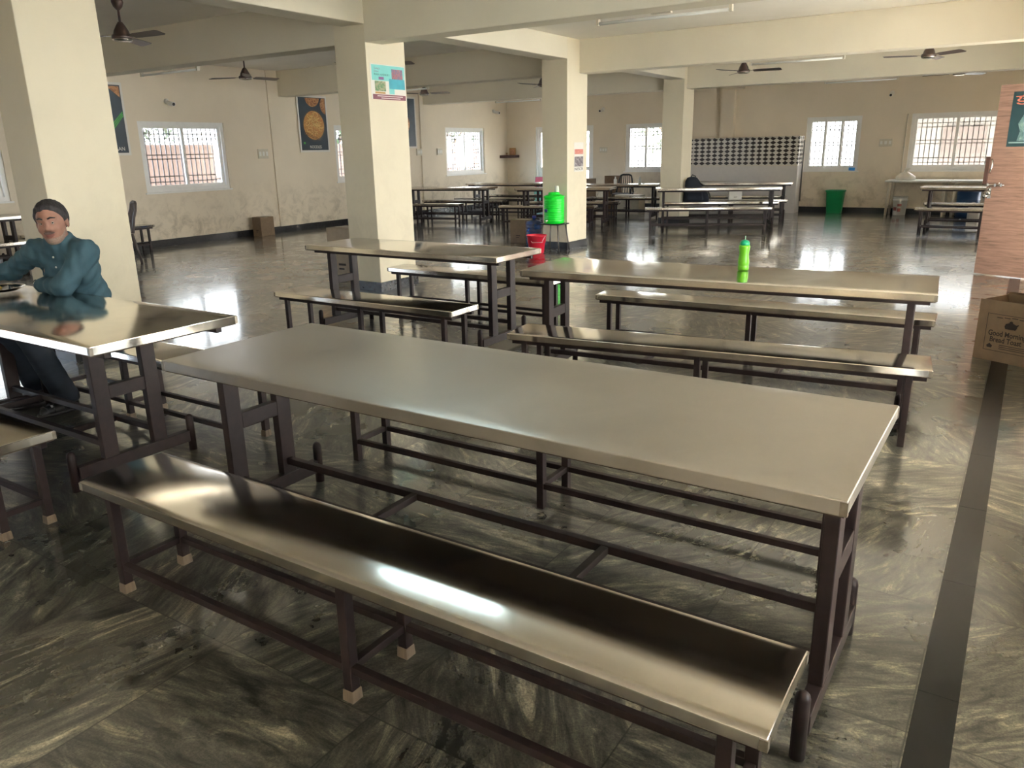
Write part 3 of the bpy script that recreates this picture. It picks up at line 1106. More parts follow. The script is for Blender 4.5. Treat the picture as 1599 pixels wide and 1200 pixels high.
wc = thing('water_can', 'translucent blue twenty litre water can beside the pillar', 'water can', (-6.80, 11.16, 0))
pr = [(0, 0.002), (0.12, 0.002), (0.134, 0.015)]
for k in range(5):
    z = 0.04 + k * 0.058
    pr += [(0.136, z), (0.136, z + 0.034), (0.130, z + 0.042), (0.130, z + 0.05)]
pr += [(0.136, 0.335), (0.128, 0.365), (0.09, 0.388), (0.034, 0.402), (0.028, 0.41), (0.028, 0.43), (0, 0.43)]
MB().lathe(pr, (0, 0, 0), 32).build('can_body', M['blue_clear'], wc)
MB().lathe([(0.031, 0.4305), (0.033, 0.432), (0.033, 0.462), (0.028, 0.468), (0, 0.468)], (0, 0, 0), 20).build('can_cap', M['cap_blue'], wc)


def carton(name, label, loc, size, mat='card', rz=0.0, group=None):
    o = thing(name, label, 'box', loc, rz, group)
    w, d, h = size
    MB().bb((-w / 2, -d / 2, 0), (w / 2, d / 2, h)).build('carton_body', M[mat], o, bevel=0.003)
    MB().bb((-w / 2 + 0.002, -0.025, h - 0.0005), (w / 2 - 0.002, 0.025, h + 0.001)).build('tape', M['offwhite'], o)
    m = MB()
    m.bb((-0.12 * w, -d / 2 - 0.0008, 0.3 * h), (0.15 * w, -d / 2, 0.34 * h))
    m.bb((-0.12 * w, -d / 2 - 0.0008, 0.22 * h), (0.08 * w, -d / 2, 0.25 * h))
    m.build('print', M['ink'], o)
    return o


M['card_grey'] = plain('greyish_cardboard', (166, 150, 130), 0.8, 0, 0.06, 20)
carton('cardboard_box', 'brown box behind the blue water can', (-7.18, 11.42, 0), (0.30, 0.34, 0.38), 'card')
carton('cardboard_box', 'tall greyish box standing against the postered pillar', (-6.95, 7.06, 0), (0.44, 0.34, 0.64), 'card_grey')
carton('cardboard_box', 'small brown box on the floor against the left wall', (-12.44, 10.32, 0), (0.24, 0.32, 0.36), 'card')

# ------------------------------------------------------------------ plastic chair behind the left pillar
def plastic_chair(name, label, loc, rz, mat):
    c = thing(name, label, 'chair', loc, rz)
    for sx in (-1, 1):
        MB().tube([(sx * 0.20, -0.20, 0.43), (sx * 0.225, -0.235, 0.0)], [0.024, 0.018], 8).build('leg', M[mat], c)
        MB().tube([(sx * 0.20, 0.19, 0.43), (sx * 0.22, 0.27, 0.0)], [0.026, 0.020], 8).build('leg', M[mat], c)
        MB().tube([(sx * 0.235, -0.21, 0.44), (sx * 0.25, -0.20, 0.62), (sx * 0.25, -0.02, 0.655), (sx * 0.235, 0.20, 0.62)], [0.018, 0.02, 0.022, 0.02], 8).build('armrest', M[mat], c)
    m = MB()
    n = 8
    vs, fs = [], []
    for j in range(n + 1):
        for i in range(n + 1):
            u, v = i / n * 2 - 1, j / n * 2 - 1
            vs.append((u * 0.225, v * 0.215, 0.425 + 0.02 * (abs(u) ** 3 + max(0, v) ** 3)))
    for j in range(n):
        for i in range(n):
            a = j * (n + 1) + i
            fs.append((a, a + 1, a + n + 2, a + n + 1))
    so = m.add(vs, fs, 0, True).build('seat', M[mat], c)
    sd = so.modifiers.new('thick', 'SOLIDIFY')
    sd.thickness = 0.014
    m = MB()
    prof = [(0.21, 0.44), (0.235, 0.55), (0.26, 0.66), (0.30, 0.76), (0.315, 0.85)]
    m2 = MB()
    for sx in (-1, 1):
        m.tube([(sx * (0.215 - 0.02 * k), y, z) for k, (y, z) in enumerate(prof)], 0.02, 8)
    m.tube([(-0.135, 0.315, 0.85), (-0.07, 0.325, 0.875), (0.07, 0.325, 0.875), (0.135, 0.315, 0.85)], 0.022, 8)
    for k in range(5):
        x = -0.12 + 0.06 * k
        m.bar((x, 0.218, 0.445), (x * 0.8, 0.322, 0.868), 0.03, 0.012)
    m.build('backrest', M[mat], c)
    return c


plastic_chair('plastic_chair', 'grey brown plastic armchair half hidden by the left pillar', (-11.28, 6.62, 0), math.radians(-20), 'chair')
plastic_chair('plastic_chair', 'black plastic armchair at the back wall beside the cartons', (-8.42, 18.0, 0), math.radians(12), 'black')
carton('cardboard_box', 'brown box beside the black chair at the back', (-9.55, 17.75, 0), (0.85, 0.40, 0.80), 'card')
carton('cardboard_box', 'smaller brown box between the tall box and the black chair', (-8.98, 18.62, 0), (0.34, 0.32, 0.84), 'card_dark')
carton('cardboard_box', 'pale printed carton on the floor before the black chair', (-8.02, 17.55, 0), (0.62, 0.36, 0.44), 'offwhite')
carton('cardboard_box', 'small white box on a bench before the wash counter', (-5.22, 16.66, 0.4275), (0.26, 0.2, 0.17), 'white', math.radians(23))

for x, y, lab in ((-7.80, 16.28, 'left small white bottle on the far steel table'), (-7.25, 16.36, 'right small white bottle on the far steel table')):
    o = thing('small_bottle', lab, 'bottle', (x, y, 0.7505))
    MB().lathe([(0, 0), (0.032, 0.001), (0.034, 0.01), (0.034, 0.09), (0.014, 0.115), (0.014, 0.13), (0, 0.13)], (0, 0, 0), 16).build('bottle_body', M['white'], o)
    MB().lathe([(0.017, 0.1305), (0.017, 0.15), (0, 0.152)], (0, 0, 0), 14).build('bottle_cap', M['white'], o)

# backpack on a bench
bp = thing('backpack', 'navy backpack slumped upright on a far steel bench', 'backpack', (-5.74, 15.79, 0.4278), math.radians(23))


def blob(secs, n=22, pw=2.6):
    """closed body from stacked superellipse sections (z, cx, cy, rx, ry)"""
    vs, fs = [], []
    for z, cx, cy, rx, ry in secs:
        for k in range(n):
            a = 2 * PI * k / n
            c, s_ = math.cos(a), math.sin(a)
            vs.append((cx + rx * math.copysign(abs(c) ** (2 / pw), c), cy + ry * math.copysign(abs(s_) ** (2 / pw), s_), z))
    for i in range(len(secs) - 1):
        for k in range(n):
            fs.append((i * n + k, i * n + (k + 1) % n, (i + 1) * n + (k + 1) % n, (i + 1) * n + k))
    fs.append(tuple(reversed(range(n))))
    fs.append(tuple(range((len(secs) - 1) * n, len(secs) * n)))
    return MB().add(vs, fs, 0, True)


blob([(0, 0, 0, 0.24, 0.11), (0.02, 0, 0, 0.26, 0.13), (0.16, -0.01, 0, 0.24, 0.125), (0.30, -0.06, 0, 0.18, 0.115), (0.40, -0.09, 0, 0.145, 0.10), (0.47, -0.10, 0, 0.10, 0.07), (0.49, -0.10, 0, 0.05, 0.04)]).build('bag_body', M['backpack'], bp)
blob([(0.03, -0.04, -0.14, 0.15, 0.03), (0.05, -0.04, -0.145, 0.17, 0.045), (0.19, -0.05, -0.14, 0.15, 0.04), (0.22, -0.05, -0.13, 0.12, 0.02)]).build('front_pocket', M['backpack'], bp)
MB().tube([(-0.13, 0, 0.475), (-0.10, 0, 0.53), (-0.03, 0, 0.50), (-0.05, 0, 0.455)], 0.012, 8).build('grab_loop', M['black'], bp)
MB().tube([(0.04, -0.06, 0.38), (0.14, -0.12, 0.30), (0.24, -0.12, 0.17), (0.28, -0.08, 0.05)], 0.014, 8).build('strap', M['black'], bp)

# ------------------------------------------------------------------ back wall: wash counter, bin, plastic table and what stands under it
wc = tag(thing('wash_counter', 'long wash counter along the back wall faced with black and white diamond tiles', 'counter', (0, 0, 0)))
WX0, WX1, WY = -7.72, -4.52, 18.82
m = MB().bb((WX0 + 0.001, WY + 0.03, 0.0), (WX1 - 0.001, YB - 0.165, 1.06))
m.build('counter_base', M['washwhite'], wc)
m = MB()
m.prism([(WY, 1.065), (YB - 0.165, 1.065), (YB - 0.165, 1.69), (WY + 0.05, 1.69), (WY, 1.66)], 0, WX0, WX1)
m.build('tile_facing', M['tile'], wc)
MB().bb((WX0 - 0.005, WY - 0.012, 1.045), (WX1 + 0.005, WY + 0.02, 1.0655)).build('ledge', M['offwhite'], wc)
MB().bb((WX0 + 0.05, WY + 0.004, 0.66), (WX1 - 0.05, WY + 0.029, 0.70)).build('steel_channel', M['steel'], wc)
m = MB().tube([(WX1 + 0.03, WY + 0.35, 1.60), (WX1 + 0.03, WY + 0.35, 0.25)], 0.016, 10)
m.build('drain_pipe', M['pipe'], wc)

bn = thing('waste_bin', 'tall green plastic bin against the back wall', 'bin', (-3.72, 19.19, 0))
m = MB()
for (rx, ry, z) in ():
    pass
secs = [(0.0, 0, 0, 0.155, 0.12), (0.01, 0, 0, 0.16, 0.125), (0.47, 0, 0, 0.195, 0.15), (0.475, 0, 0, 0.21, 0.165), (0.505, 0, 0, 0.21, 0.165), (0.507, 0, 0, 0.195, 0.15), (0.40, 0, 0, 0.185, 0.142)]
blob(secs, 32, 4).build('bin_body', M['bin_green'], bn)

for k, (x0, x1, lab) in enumerate(((-2.66, -1.44, 'white folding plastic table at the back wall carrying the carrier bag'), (-1.42, 0.30, 'white folding plastic table at the back wall behind the wooden door'))):
    pt_ = thing('folding_table', lab, 'table', ((x0 + x1) / 2, 19.02, 0), group='white folding tables')
    hw = (x1 - x0) / 2
    MB().bb((-hw, -0.33, 0.70), (hw, 0.33, 0.742)).build('table_top', M['white'], pt_, bevel=0.012)
    for sx in (-1, 1):
        for sy in (-1, 1):
            MB().tube([(sx * (hw - 0.10), sy * 0.27, 0.70), (sx * (hw - 0.07), sy * 0.27, 0.004)], [0.032, 0.026], 10).build('leg', M['offwhite'], pt_)
        MB().bar((sx * (hw - 0.08), -0.25, 0.18), (sx * (hw - 0.08), 0.25, 0.18), 0.025, 0.025).build('stretcher', M['offwhite'], pt_)
cbg = thing('carrier_bag', 'thin pale carrier bag tied up on the white folding table', 'bag', (-2.30, 18.95, 0.7425))
blob([(0, 0, 0, 0.17, 0.12), (0.01, 0, 0, 0.20, 0.15), (0.07, 0.0, 0, 0.19, 0.14), (0.14, -0.01, 0, 0.10, 0.08), (0.17, 0, 0, 0.03, 0.03), (0.21, 0.02, 0, 0.05, 0.03), (0.245, 0.03, 0, 0.06, 0.008)], 20, 2.2).build('bag_film', M['bag'], cbg)
M['bread'] = plain('pale_food_in_bag', (176, 140, 112), 0.8, 0, 0.2)
mound(0.13, 0.09, 11).build('bag_contents', M['bread'], cbg, (0, 0, 0.012))
pb_ = thing('paint_bucket', 'white printed paint bucket under the folding table', 'bucket', (-2.36, 19.05, 0))
MB().lathe([(0, 0.001), (0.120, 0.001), (0.125, 0.01), (0.140, 0.30), (0.150, 0.305), (0.150, 0.33), (0.142, 0.34), (0.142, 0.37), (0.150, 0.372), (0.150, 0.385), (0, 0.385)], (0, 0, 0), 28).build('bucket_body', M['white'], pb_)
m = MB()
for (a0, a1, z0, z1, r) in ((-2.5, -1.9, 0.10, 0.17, 0), (-1.8, -1.2, 0.19, 0.24, 0), (-1.75, -1.3, 0.08, 0.15, 0)):
    n = 6
    vs = [(0.1375 * math.cos(a0 + (a1 - a0) * k / n), 0.1375 * math.sin(a0 + (a1 - a0) * k / n), z) for z in (z0, z1) for k in range(n + 1)]
    m.add(vs, [(k, k + 1, n + 2 + k, n + 1 + k) for k in range(n)])
M['print_red'] = plain('faded_bucket_print', (150, 84, 74), 0.6)
m.build('bucket_print', M['print_red'], pb_)
dr = thing('drum', 'blue plastic drum standing under the folding tables', 'drum', (-1.08, 18.98, 0))
MB().lathe([(0, 0.001), (0.20, 0.001), (0.215, 0.02), (0.215, 0.16), (0.225, 0.17), (0.215, 0.18), (0.215, 0.34), (0.225, 0.35), (0.215, 0.36), (0.215, 0.50), (0.19, 0.53), (0, 0.53)], (0, 0, 0), 32).build('drum_body', M['blue'], dr)
cn = thing('jerrycan', 'small white plastic can in front of the blue drum', 'can', (-0.93, 18.52, 0))
blob([(0, 0, 0, 0.10, 0.075), (0.01, 0, 0, 0.11, 0.08), (0.22, 0, 0, 0.11, 0.08), (0.27, -0.02, 0, 0.05, 0.05), (0.30, -0.03, 0, 0.028, 0.028), (0.325, -0.03, 0, 0.028, 0.028)], 24, 3.5).build('can_body', M['white'], cn)
MB().tube([(0.01, 0, 0.262), (0.03, 0, 0.30), (0.07, 0, 0.29), (0.09, 0, 0.235)], 0.011, 8).build('can_handle', M['white'], cn)
pi = thing('wall_pipe', 'thin pale conduit down the wall beside the right barred window', 'pipe', (0, 0, 0))
MB().tube([(-2.45, YB - 0.016, 2.09), (-2.46, YB - 0.016, 0.78)], 0.013, 8).build('pipe_run', M['offwhite'], pi)
m = MB()
for z in (1.9, 1.4, 0.95):
    m.bb((-2.48, YB - 0.006, z), (-2.43, YB, z + 0.02))
m.build('pipe_clip', M['offwhite'], pi)
o = thing('blue_cloth', 'small blue packet on the sill of the back window over the green bin', 'packet', (-3.47, YB - 0.012, 0.9205))
MB().box((0, 0.0, 0.035), (0.13, 0.016, 0.07), (0, 0.05, 0)).build('packet_body', plain('sky_blue_plastic', (40, 140, 215), 0.4), o)

# ------------------------------------------------------------------ wooden door standing open at the right
dA, dB = Vector((-0.447, 10.69, 0)), Vector((0.53, 10.26, 0))
dl = (dB - dA).length
ang = math.atan2(dB.y - dA.y, dB.x - dA.x)
dr_ = bpy.data.objects.new('door_2', None)
COL.objects.link(dr_)
tag(dr_, kind='structure')
dr_.location = dA
dr_.rotation_euler = (0, 0, ang)
MB().bb((0, 0, 0.012), (dl, 0.035, 2.09)).build('door_leaf', M['door_wood'], dr_, bevel=0.002)
hb = MB().bb((-0.045, -0.012, 1.02), (-0.001, 0.03, 1.33)).build('lock_case', plain('dark_lock_case', (96, 70, 62), 0.5, 0.3), dr_, bevel=0.003)
m = MB()
m.tube([(0.02, -0.001, 1.30), (0.045, -0.035, 1.285), (0.045, -0.04, 1.22), (0.03, -0.035, 1.16), (0.02, -0.001, 1.15)], 0.009, 8)
m.build('pull_handle', M['chrome'], dr_)
m = MB()
m.tube([(-0.02, -0.014, 1.02), (0.20, -0.014, 1.02)], 0.007, 8)
for x in (0.02, 0.10, 0.165):
    m.bb((x - 0.010, -0.022, 1.003), (x + 0.010, -0.0002, 1.037))
m.tube([(0.13, -0.014, 1.02), (0.14, -0.03, 1.03), (0.15, -0.035, 1.05)], 0.005, 8)
m.build('tower_bolt', M['chrome'], dr_)
for x, z in ((0.035, 0.93), (0.005, 0.895)):
    m = MB().lathe([(0, -0.012), (0.022, -0.010), (0.024, 0), (0.022, 0.010), (0, 0.012)], (x, -0.020, z), 18, M_=Matrix.Rotation(PI / 2, 3, 'X'))
    m.tube([(x - 0.014, -0.02, z + 0.018), (x - 0.014, -0.02, z + 0.045), (x, -0.02, z + 0.058), (x + 0.014, -0.02, z + 0.045), (x + 0.014, -0.02, z + 0.018)], 0.004, 8)
    m.build('padlock', M['chrome'], dr_)
MB().bb((0.025, -0.006, 0.87), (0.06, -0.0002, 0.99)).build('hasp_plate', M['chrome'], dr_)

# ------------------------------------------------------------------ printed sheets
def sheet(name, label, origin, right, up, w, h, base, border=None, th=0.002):
    """a printed sheet in the plane (right, up); children sit on its face"""
    o = thing(name, label, 'poster')
    o.matrix_world = frame_matrix(origin, right, up)
    MB().bb((0, 0, 0), (w, h, th)).build('sheet', border or base, o)
    if border:
        b = 0.035 * min(w, h) + 0.01
        MB().bb((b, b, th), (w - b, h - b, th + 0.0006)).build('print', base, o)
    return o


def patch(o, name, x0, y0, x1, y1, mat, z=0.0032):
    return MB().bb((x0, y0, z - 0.0007), (x1, y1, z)).build(name, mat, o)


def photo_mat(name, cols, scale=14, warp=1.5):
    t = NT(name)
    v = t.coord('Object')
    n = t.noise(v, scale, 6, 0.65, warp)
    k = len(cols)
    t.link(t.ramp(n, [(0.3 + 0.42 * i / (k - 1), lin(c)) for i, c in enumerate(cols)]), t.b.inputs['Base Color'])
    t.b.inputs['Roughness'].default_value = 0.45
    return t.m


def disc(o, name, x, y, r, mat, z=0.0034, r0=0.0, sy=1.0, clip=None):
    m = MB()
    n = 40
    vs = []
    for k in range(n):
        a = 2 * PI * k / n
        for rr in ((r0, r) if r0 else (r,)):
            px, py = x + rr * math.cos(a), y + rr * sy * math.sin(a)
            if clip:
                px, py = min(max(px, clip[0]), clip[2]), min(max(py, clip[1]), clip[3])
            vs.append((px, py, z))
    if r0:
        fs = [(2 * k, 2 * k + 1, (2 * k + 3) % (2 * n), (2 * k + 2) % (2 * n)) for k in range(n)]
    else:
        fs = [tuple(range(n))]
    return m.add(vs, fs).build(name, mat, o)


P_teal_dark = plain('dark_teal_print', (34, 50, 62), 0.4, 0, 0.2, 5)
P_white = plain('white_paper', (226, 222, 214), 0.6, 0, 0.02)
P_noodle = photo_mat('noodle_print', [(60, 40, 26), (150, 98, 46), (200, 156, 84), (170, 74, 38), (214, 186, 120)], 9, 4.0)
P_noodle2 = photo_mat('fried_food_print', [(60, 40, 36), (150, 96, 60), (196, 150, 100), (166, 60, 50)], 10, 2.5)
P_pan = plain('pan_rim_print', (52, 56, 60), 0.4, 0, 0.1)
P_leaf = plain('spring_onion_print', (60, 150, 60), 0.45, 0, 0.2)
# noodles poster on the left wall
o = sheet('food_poster', 'dark food poster with a pan of noodles, lettered NOODLES, on the left wall', (XL + 0.0312, 11.66, 1.545), (0, 1, 0), (0, 0, 1), 0.82, 1.11, P_teal_dark, P_white)
clipb = (0.05, 0.05, 0.77, 1.06)
disc(o, 'pan', 0.42, 0.53, 0.325, P_pan, 0.0030, clip=clipb)
disc(o, 'noodles', 0.42, 0.53, 0.285, P_noodle, 0.0034)
disc(o, 'side_dish', 0.42, 1.09, 0.20, P_noodle2, 0.0030, clip=clipb)
disc(o, 'side_dish', 0.82, 0.93, 0.19, P_noodle2, 0.0030, clip=clipb)
m = MB()
rn = random.Random(5)
for k in range(46):
    a, rr = rn.uniform(0, 6.28), rn.uniform(0.02, 0.22)
    cx, cy, r0, b0_ = 0.42 + rr * math.cos(a), 0.54 + rr * math.sin(a), rn.uniform(0.03, 0.08), rn.uniform(0, 6.28)
    q = [(cx + r0 * math.cos(b0_ + t * 0.35), cy + 0.7 * r0 * math.sin(b0_ + t * 0.35)) for t in range(9)]
    for (xa, ya), (xb, yb) in zip(q, q[1:]):
        m.bar((xa, ya, 0.0036), (xb, yb, 0.0036), 0.011, 0.0003)
m.build('noodle_strands', plain('pale_noodle_print', (220, 190, 124), 0.5, 0, 0.15, 6), o)
m = MB()
m.bar((0.14, 0.40, 0.0036), (0.55, 0.26, 0.0036), 0.012, 0.0005)
m.bar((0.14, 0.365, 0.0036), (0.56, 0.235, 0.0036), 0.012, 0.0005)
m.build('chopsticks', plain('chopstick_print', (110, 76, 44), 0.5), o)
patch(o, 'leaf', 0.10, 0.16, 0.15, 0.20, P_leaf)
text('NOODLES', 0.085, P_white, o, frame_matrix((0.26, 0.075, 0.0034), (1, 0, 0), (0, 1, 0)), width=0.32)
# poster half hidden by the left pillar
o = sheet('food_poster', 'dark teal food poster half hidden by the left pillar, lettering ending in AN', (XL + 0.0312, 7.13, 1.545), (0, 1, 0), (0, 0, 1), 0.82, 1.13, P_teal_dark, P_white)
disc(o, 'plate', 0.30, 0.60, 0.27, P_noodle2, 0.0032)
m = MB()
for k in range(3):
    m.bar((0.40, 0.22 + 0.05 * k, 0.0036), (0.77, 0.62 + 0.03 * k, 0.0036), 0.018, 0.0005)
m.build('spring_onion', P_leaf, o)
m = MB().add([(0.55, 1.07, 0.0036), (0.765, 1.07, 0.0036), (0.765, 0.90, 0.0036)], [(0, 1, 2)])
m.build('corner_picture', P_noodle2, o)
text('NAAN', 0.085, P_white, o, frame_matrix((0.48, 0.075, 0.0034), (1, 0, 0), (0, 1, 0)), width=0.23)
# poster right of the postered pillar
o = sheet('food_poster', 'plain dark poster on the left wall just right of the postered pillar', (XL + 0.0012, 14.60, 1.60), (0, 1, 0), (0, 0, 1), 0.82, 1.16, P_teal_dark, P_white)
disc(o, 'plate', 0.34, 0.55, 0.24, P_noodle2, 0.0032)
# turquoise notice on the pillar
P_turq = plain('turquoise_print', (120, 200, 196), 0.5, 0, 0.04)
P_blue = plain('sea_blue_print', (52, 152, 172), 0.5, 0, 0.15, 9)
P_maroon = plain('maroon_print', (112, 48, 66), 0.5, 0, 0.06)
P_purple = plain('purple_print', (110, 70, 120), 0.5)
P_green_photo = photo_mat('green_picture', [(30, 60, 36), (70, 120, 70), (170, 160, 130), (60, 60, 58)], 14)
P_crowd = photo_mat('crowd_picture', [(70, 50, 60), (160, 100, 106), (90, 90, 120), (200, 180, 180)], 16)
P_ochre = plain('ochre_print', (170, 130, 70), 0.5)
P_darkgreen = plain('dark_green_letters', (20, 96, 84), 0.5)
P_grey = plain('grey_letters', (130, 130, 140), 0.5)
o = sheet('notice', 'turquoise printed notice with maroon foot on the near pillar', (XC1 + 0.0005, 6.575, 2.05), (0, 1, 0), (0, 0, 1), 0.56, 0.355, P_white)
patch(o, 'print', 0.02, 0.19, 0.545, 0.345, P_turq, 0.0028)
patch(o, 'print', 0.285, 0.06, 0.545, 0.20, P_turq, 0.0030)
patch(o, 'print', 0.29, 0.115, 0.545, 0.215, P_blue, 0.0034)
patch(o, 'print', 0.37, 0.055, 0.545, 0.112, P_white, 0.0034)
patch(o, 'picture', 0.335, 0.215, 0.515, 0.315, P_crowd, 0.0038)
patch(o, 'picture', 0.06, 0.085, 0.23, 0.185, P_green_photo, 0.0034)
patch(o, 'print', 0.06, 0.058, 0.22, 0.078, P_ochre, 0.0034)
patch(o, 'print', 0.02, 0.0, 0.55, 0.052, P_maroon, 0.0034)
patch(o, 'print', 0.125, 0.200, 0.205, 0.228, P_purple, 0.0036)
T0 = lambda x, y: frame_matrix((x, y, 0.0036), (1, 0, 0), (0, 1, 0))
text("Today's", 0.032, P_grey, o, T0(0.055, 0.300))
text('Drive', 0.032, P_grey, o, T0(0.055, 0.270))
text('MAIN AVENUE !', 0.030, P_darkgreen, o, T0(0.055, 0.240), width=0.24)
m = MB()
for x0, x1, y0 in ((0.09, 0.50, 0.032), (0.15, 0.46, 0.012)):
    m.bb((x0, y0, 0.0034), (x1, y0 + 0.007, 0.0038))
m.build('small_print', P_white, o)
# paper sheet on the middle pillar
P_pink = photo_mat('salmon_print', [(214, 150, 136), (190, 110, 100), (226, 190, 180)], 20)
P_news = photo_mat('newsprint', [(40, 36, 40), (130, 120, 124), (200, 194, 192)], 26, 0.6)
o = sheet('notice', 'pale paper notice with a salmon band and grey picture on the middle pillar', (XC1 + 0.0005, 11.045, 1.165), (0, 1, 0), (0, 0, 1), 0.31, 0.435, P_white)
patch(o, 'print', 0.015, 0.262, 0.295, 0.335, P_pink, 0.0028)
patch(o, 'picture', 0.015, 0.075, 0.295, 0.225, P_news, 0.0028)
text('NESCR', 0.058, M['ink'], o, frame_matrix((0.015, 0.020, 0.0026), (1, 0, 0), (0, 1, 0)), width=0.27)
# poster on the wooden door
P_door = plain('deep_teal_print', (38, 66, 72), 0.4, 0, 0.12, 6)
P_pale = photo_mat('pale_figure_print', [(60, 92, 98), (120, 150, 150), (186, 200, 196)], 9)
P_salmon = plain('salmon_letters', (216, 120, 100), 0.5)
dR = Vector((math.cos(ang), math.sin(ang), 0))
dN = Vector((dR.y, -dR.x, 0))
o = sheet('door_poster', 'dark teal poster with salmon lettering on the wooden door', dA + dR * 0.145 + dN * 0.0004 + Vector((0, 0, 1.435)), dR, (0, 0, 1), 0.62, 0.575, P_door)
m = MB()
m.prism([(0.10, 0.06), (0.28, 0.06), (0.25, 0.22), (0.27, 0.30), (0.22, 0.36), (0.14, 0.34), (0.09, 0.24), (0.12, 0.16)], 2, 0.0021, 0.0028)
m.build('picture', P_pale, o)
patch(o, 'print', 0.02, 0.035, 0.60, 0.05, plain('pale_line_print', (150, 176, 176), 0.5), 0.0028)
text('\u0c15\u0c47\u0c15', 0.13, P_salmon, o, frame_matrix((0.035, 0.44, 0.0028), (1, 0, 0), (0, 1, 0)), width=0.30)
# red and green placard by the glazed door
P_rose = plain('rose_red_print', (196, 70, 96), 0.5)
P_sea = plain('sea_green_print', (120, 176, 160), 0.5, 0, 0.1)
o = thing('placard', 'red and sea green placard leaning at the glazed back door', 'placard', (-11.17, 19.05, 0))
MB().box((0, 0, 0.40), (0.84, 0.02, 0.80), (-0.15, 0, 0)).build('placard_board', P_sea, o)
m = MB()
zz = [(-0.41, 0.30), (-0.41, 0.10), (-0.28, 0.08), (-0.24, 0.13), (-0.18, 0.11), (-0.15, 0.19), (-0.06, 0.17), (-0.03, 0.22), (0.05, 0.20), (0.1, 0.25), (0.41, 0.27), (0.41, 0.39), (-0.41, 0.39)]
m.prism(zz, 1, -0.0125, -0.0102)
mo = m.build('placard_print', P_rose, o, (0, 0, 0.40))
mo.rotation_euler = (-0.15, 0, 0)

# ------------------------------------------------------------------ ceiling fans
def make_fan(label, a0):
    f = thing('ceiling_fan', label, 'ceiling fan', group='brown ceiling fans')
    # origin at the ceiling
    MB().lathe([(0, 0), (0.055, -0.001), (0.058, -0.03), (0.045, -0.07), (0.018, -0.10), (0, -0.10)], (0, 0, 0), 24).build('canopy', M['fan_brown'], f)
    MB().tube([(0, 0, -0.095), (0, 0, -0.25)], 0.012, 10).build('down_rod', M['fan_brown'], f)
    MB().lathe([(0, -0.21), (0.022, -0.215), (0.045, -0.25), (0.072, -0.30), (0.082, -0.335), (0.10, -0.345), (0.105, -0.365), (0.098, -0.385), (0, -0.386)], (0, 0, 0), 32).build('motor_housing', M['fan_brown'], f)
    MB().lathe([(0.099, -0.381), (0.102, -0.388), (0.085, -0.398), (0.05, -0.404), (0, -0.405)], (0, 0, 0), 32).build('bottom_cap', M['fan_ring'], f)
    for k in range(3):
        a = a0 + k * 2 * PI / 3
        R = Matrix.Rotation(a, 3, 'Z')
        T = Matrix.Rotation(math.radians(-13), 3, 'X')
        out = [(0.16, -0.045), (0.24, -0.058), (0.58, -0.066), (0.61, -0.05), (0.615, 0.045), (0.58, 0.062), (0.24, 0.056), (0.16, 0.043)]
        vs = []
        for dz in (0.002, -0.002):
            for (x, y) in out:
                p = R @ (T @ Vector((x, y, dz)))
                vs.append((p.x, p.y, p.z - 0.362))
        n = len(out)
        fs = [tuple(range(n)), tuple(reversed(range(n, 2 * n)))] + [(i, (i + 1) % n, n + (i + 1) % n, n + i) for i in range(n)]
        bl = MB().add(vs, fs).build('blade', M['fan_brown'], f)
        m = MB()
        p, q = R @ Vector((0.09, 0, -0.362)), R @ Vector((0.24, 0, -0.356))
        m.bar(p, q, 0.035, 0.006)
        m.build('blade_bracket', M['fan_ring'], bl)
    return f


fans = [
    (-8.20, 5.24, 0.07, 'brown ceiling fan beside the top of the left pillar'),
    (-10.90, 9.0, 1.45, 'brown ceiling fan above the big left window'),
    (-11.30, 14.05, 0.15, 'brown ceiling fan seen just right of the blue notice'),
    (-8.24, 13.9, 0.24, 'brown ceiling fan left of the middle pillar, blades level'),
    (-4.37, 14.0, 0.10, 'brown ceiling fan above the tiled wash counter'),
    (-1.54, 13.6, 1.41, 'brown ceiling fan high at right, in front of the last beam'),
    (-1.44, 17.5, 0.9, 'brown ceiling fan at the far right, half behind the last beam'),
    (-8.15, 9.05, 0.2, 'brown ceiling fan hidden behind the postered pillar but for a blade tip'),
    (-11.2, 5.24, 0.0, 'brown ceiling fan behind the left pillar, only a blade tip showing'),
]
f0 = None
for x, y, a, lab in fans:
    if f0 is None:
        f0 = make_fan(lab, 0)
        f0.location = (x, y, ZC)
        f0.rotation_euler = (0, 0, a)
    else:
        dup(f0, (x, y, ZC), a, lab)
tag(f0)

# ------------------------------------------------------------------ tube light battens, one on the far side of each beam
def make_batten(label):
    t = thing('tube_light', label, 'tube light', group='tube light battens')
    m = MB().bb((-0.61, -0.02, -0.002), (0.61, 0.02, 0.034))
    m.build('batten', M['white'], t, bevel=0.003)
    for sx in (-1, 1):
        MB().bb((sx * 0.61 - 0.013, -0.02, -0.062), (sx * 0.61 + 0.013, 0.02, 0.002)).build('end_holder', M['offwhite'], t)
    MB().tube([(-0.596, 0, -0.045), (0.596, 0, -0.045)], 0.0135, 12).build('tube', M['tube'], t)
    MB().bb((-0.09, -0.022, -0.018), (0.09, 0.022, -0.002)).build('choke_cover', M['offwhite'], t)
    MB().bb((-0.03, -0.105, 0.01), (0.03, -0.02, 0.03)).build('bracket', M['white'], t)
    return t


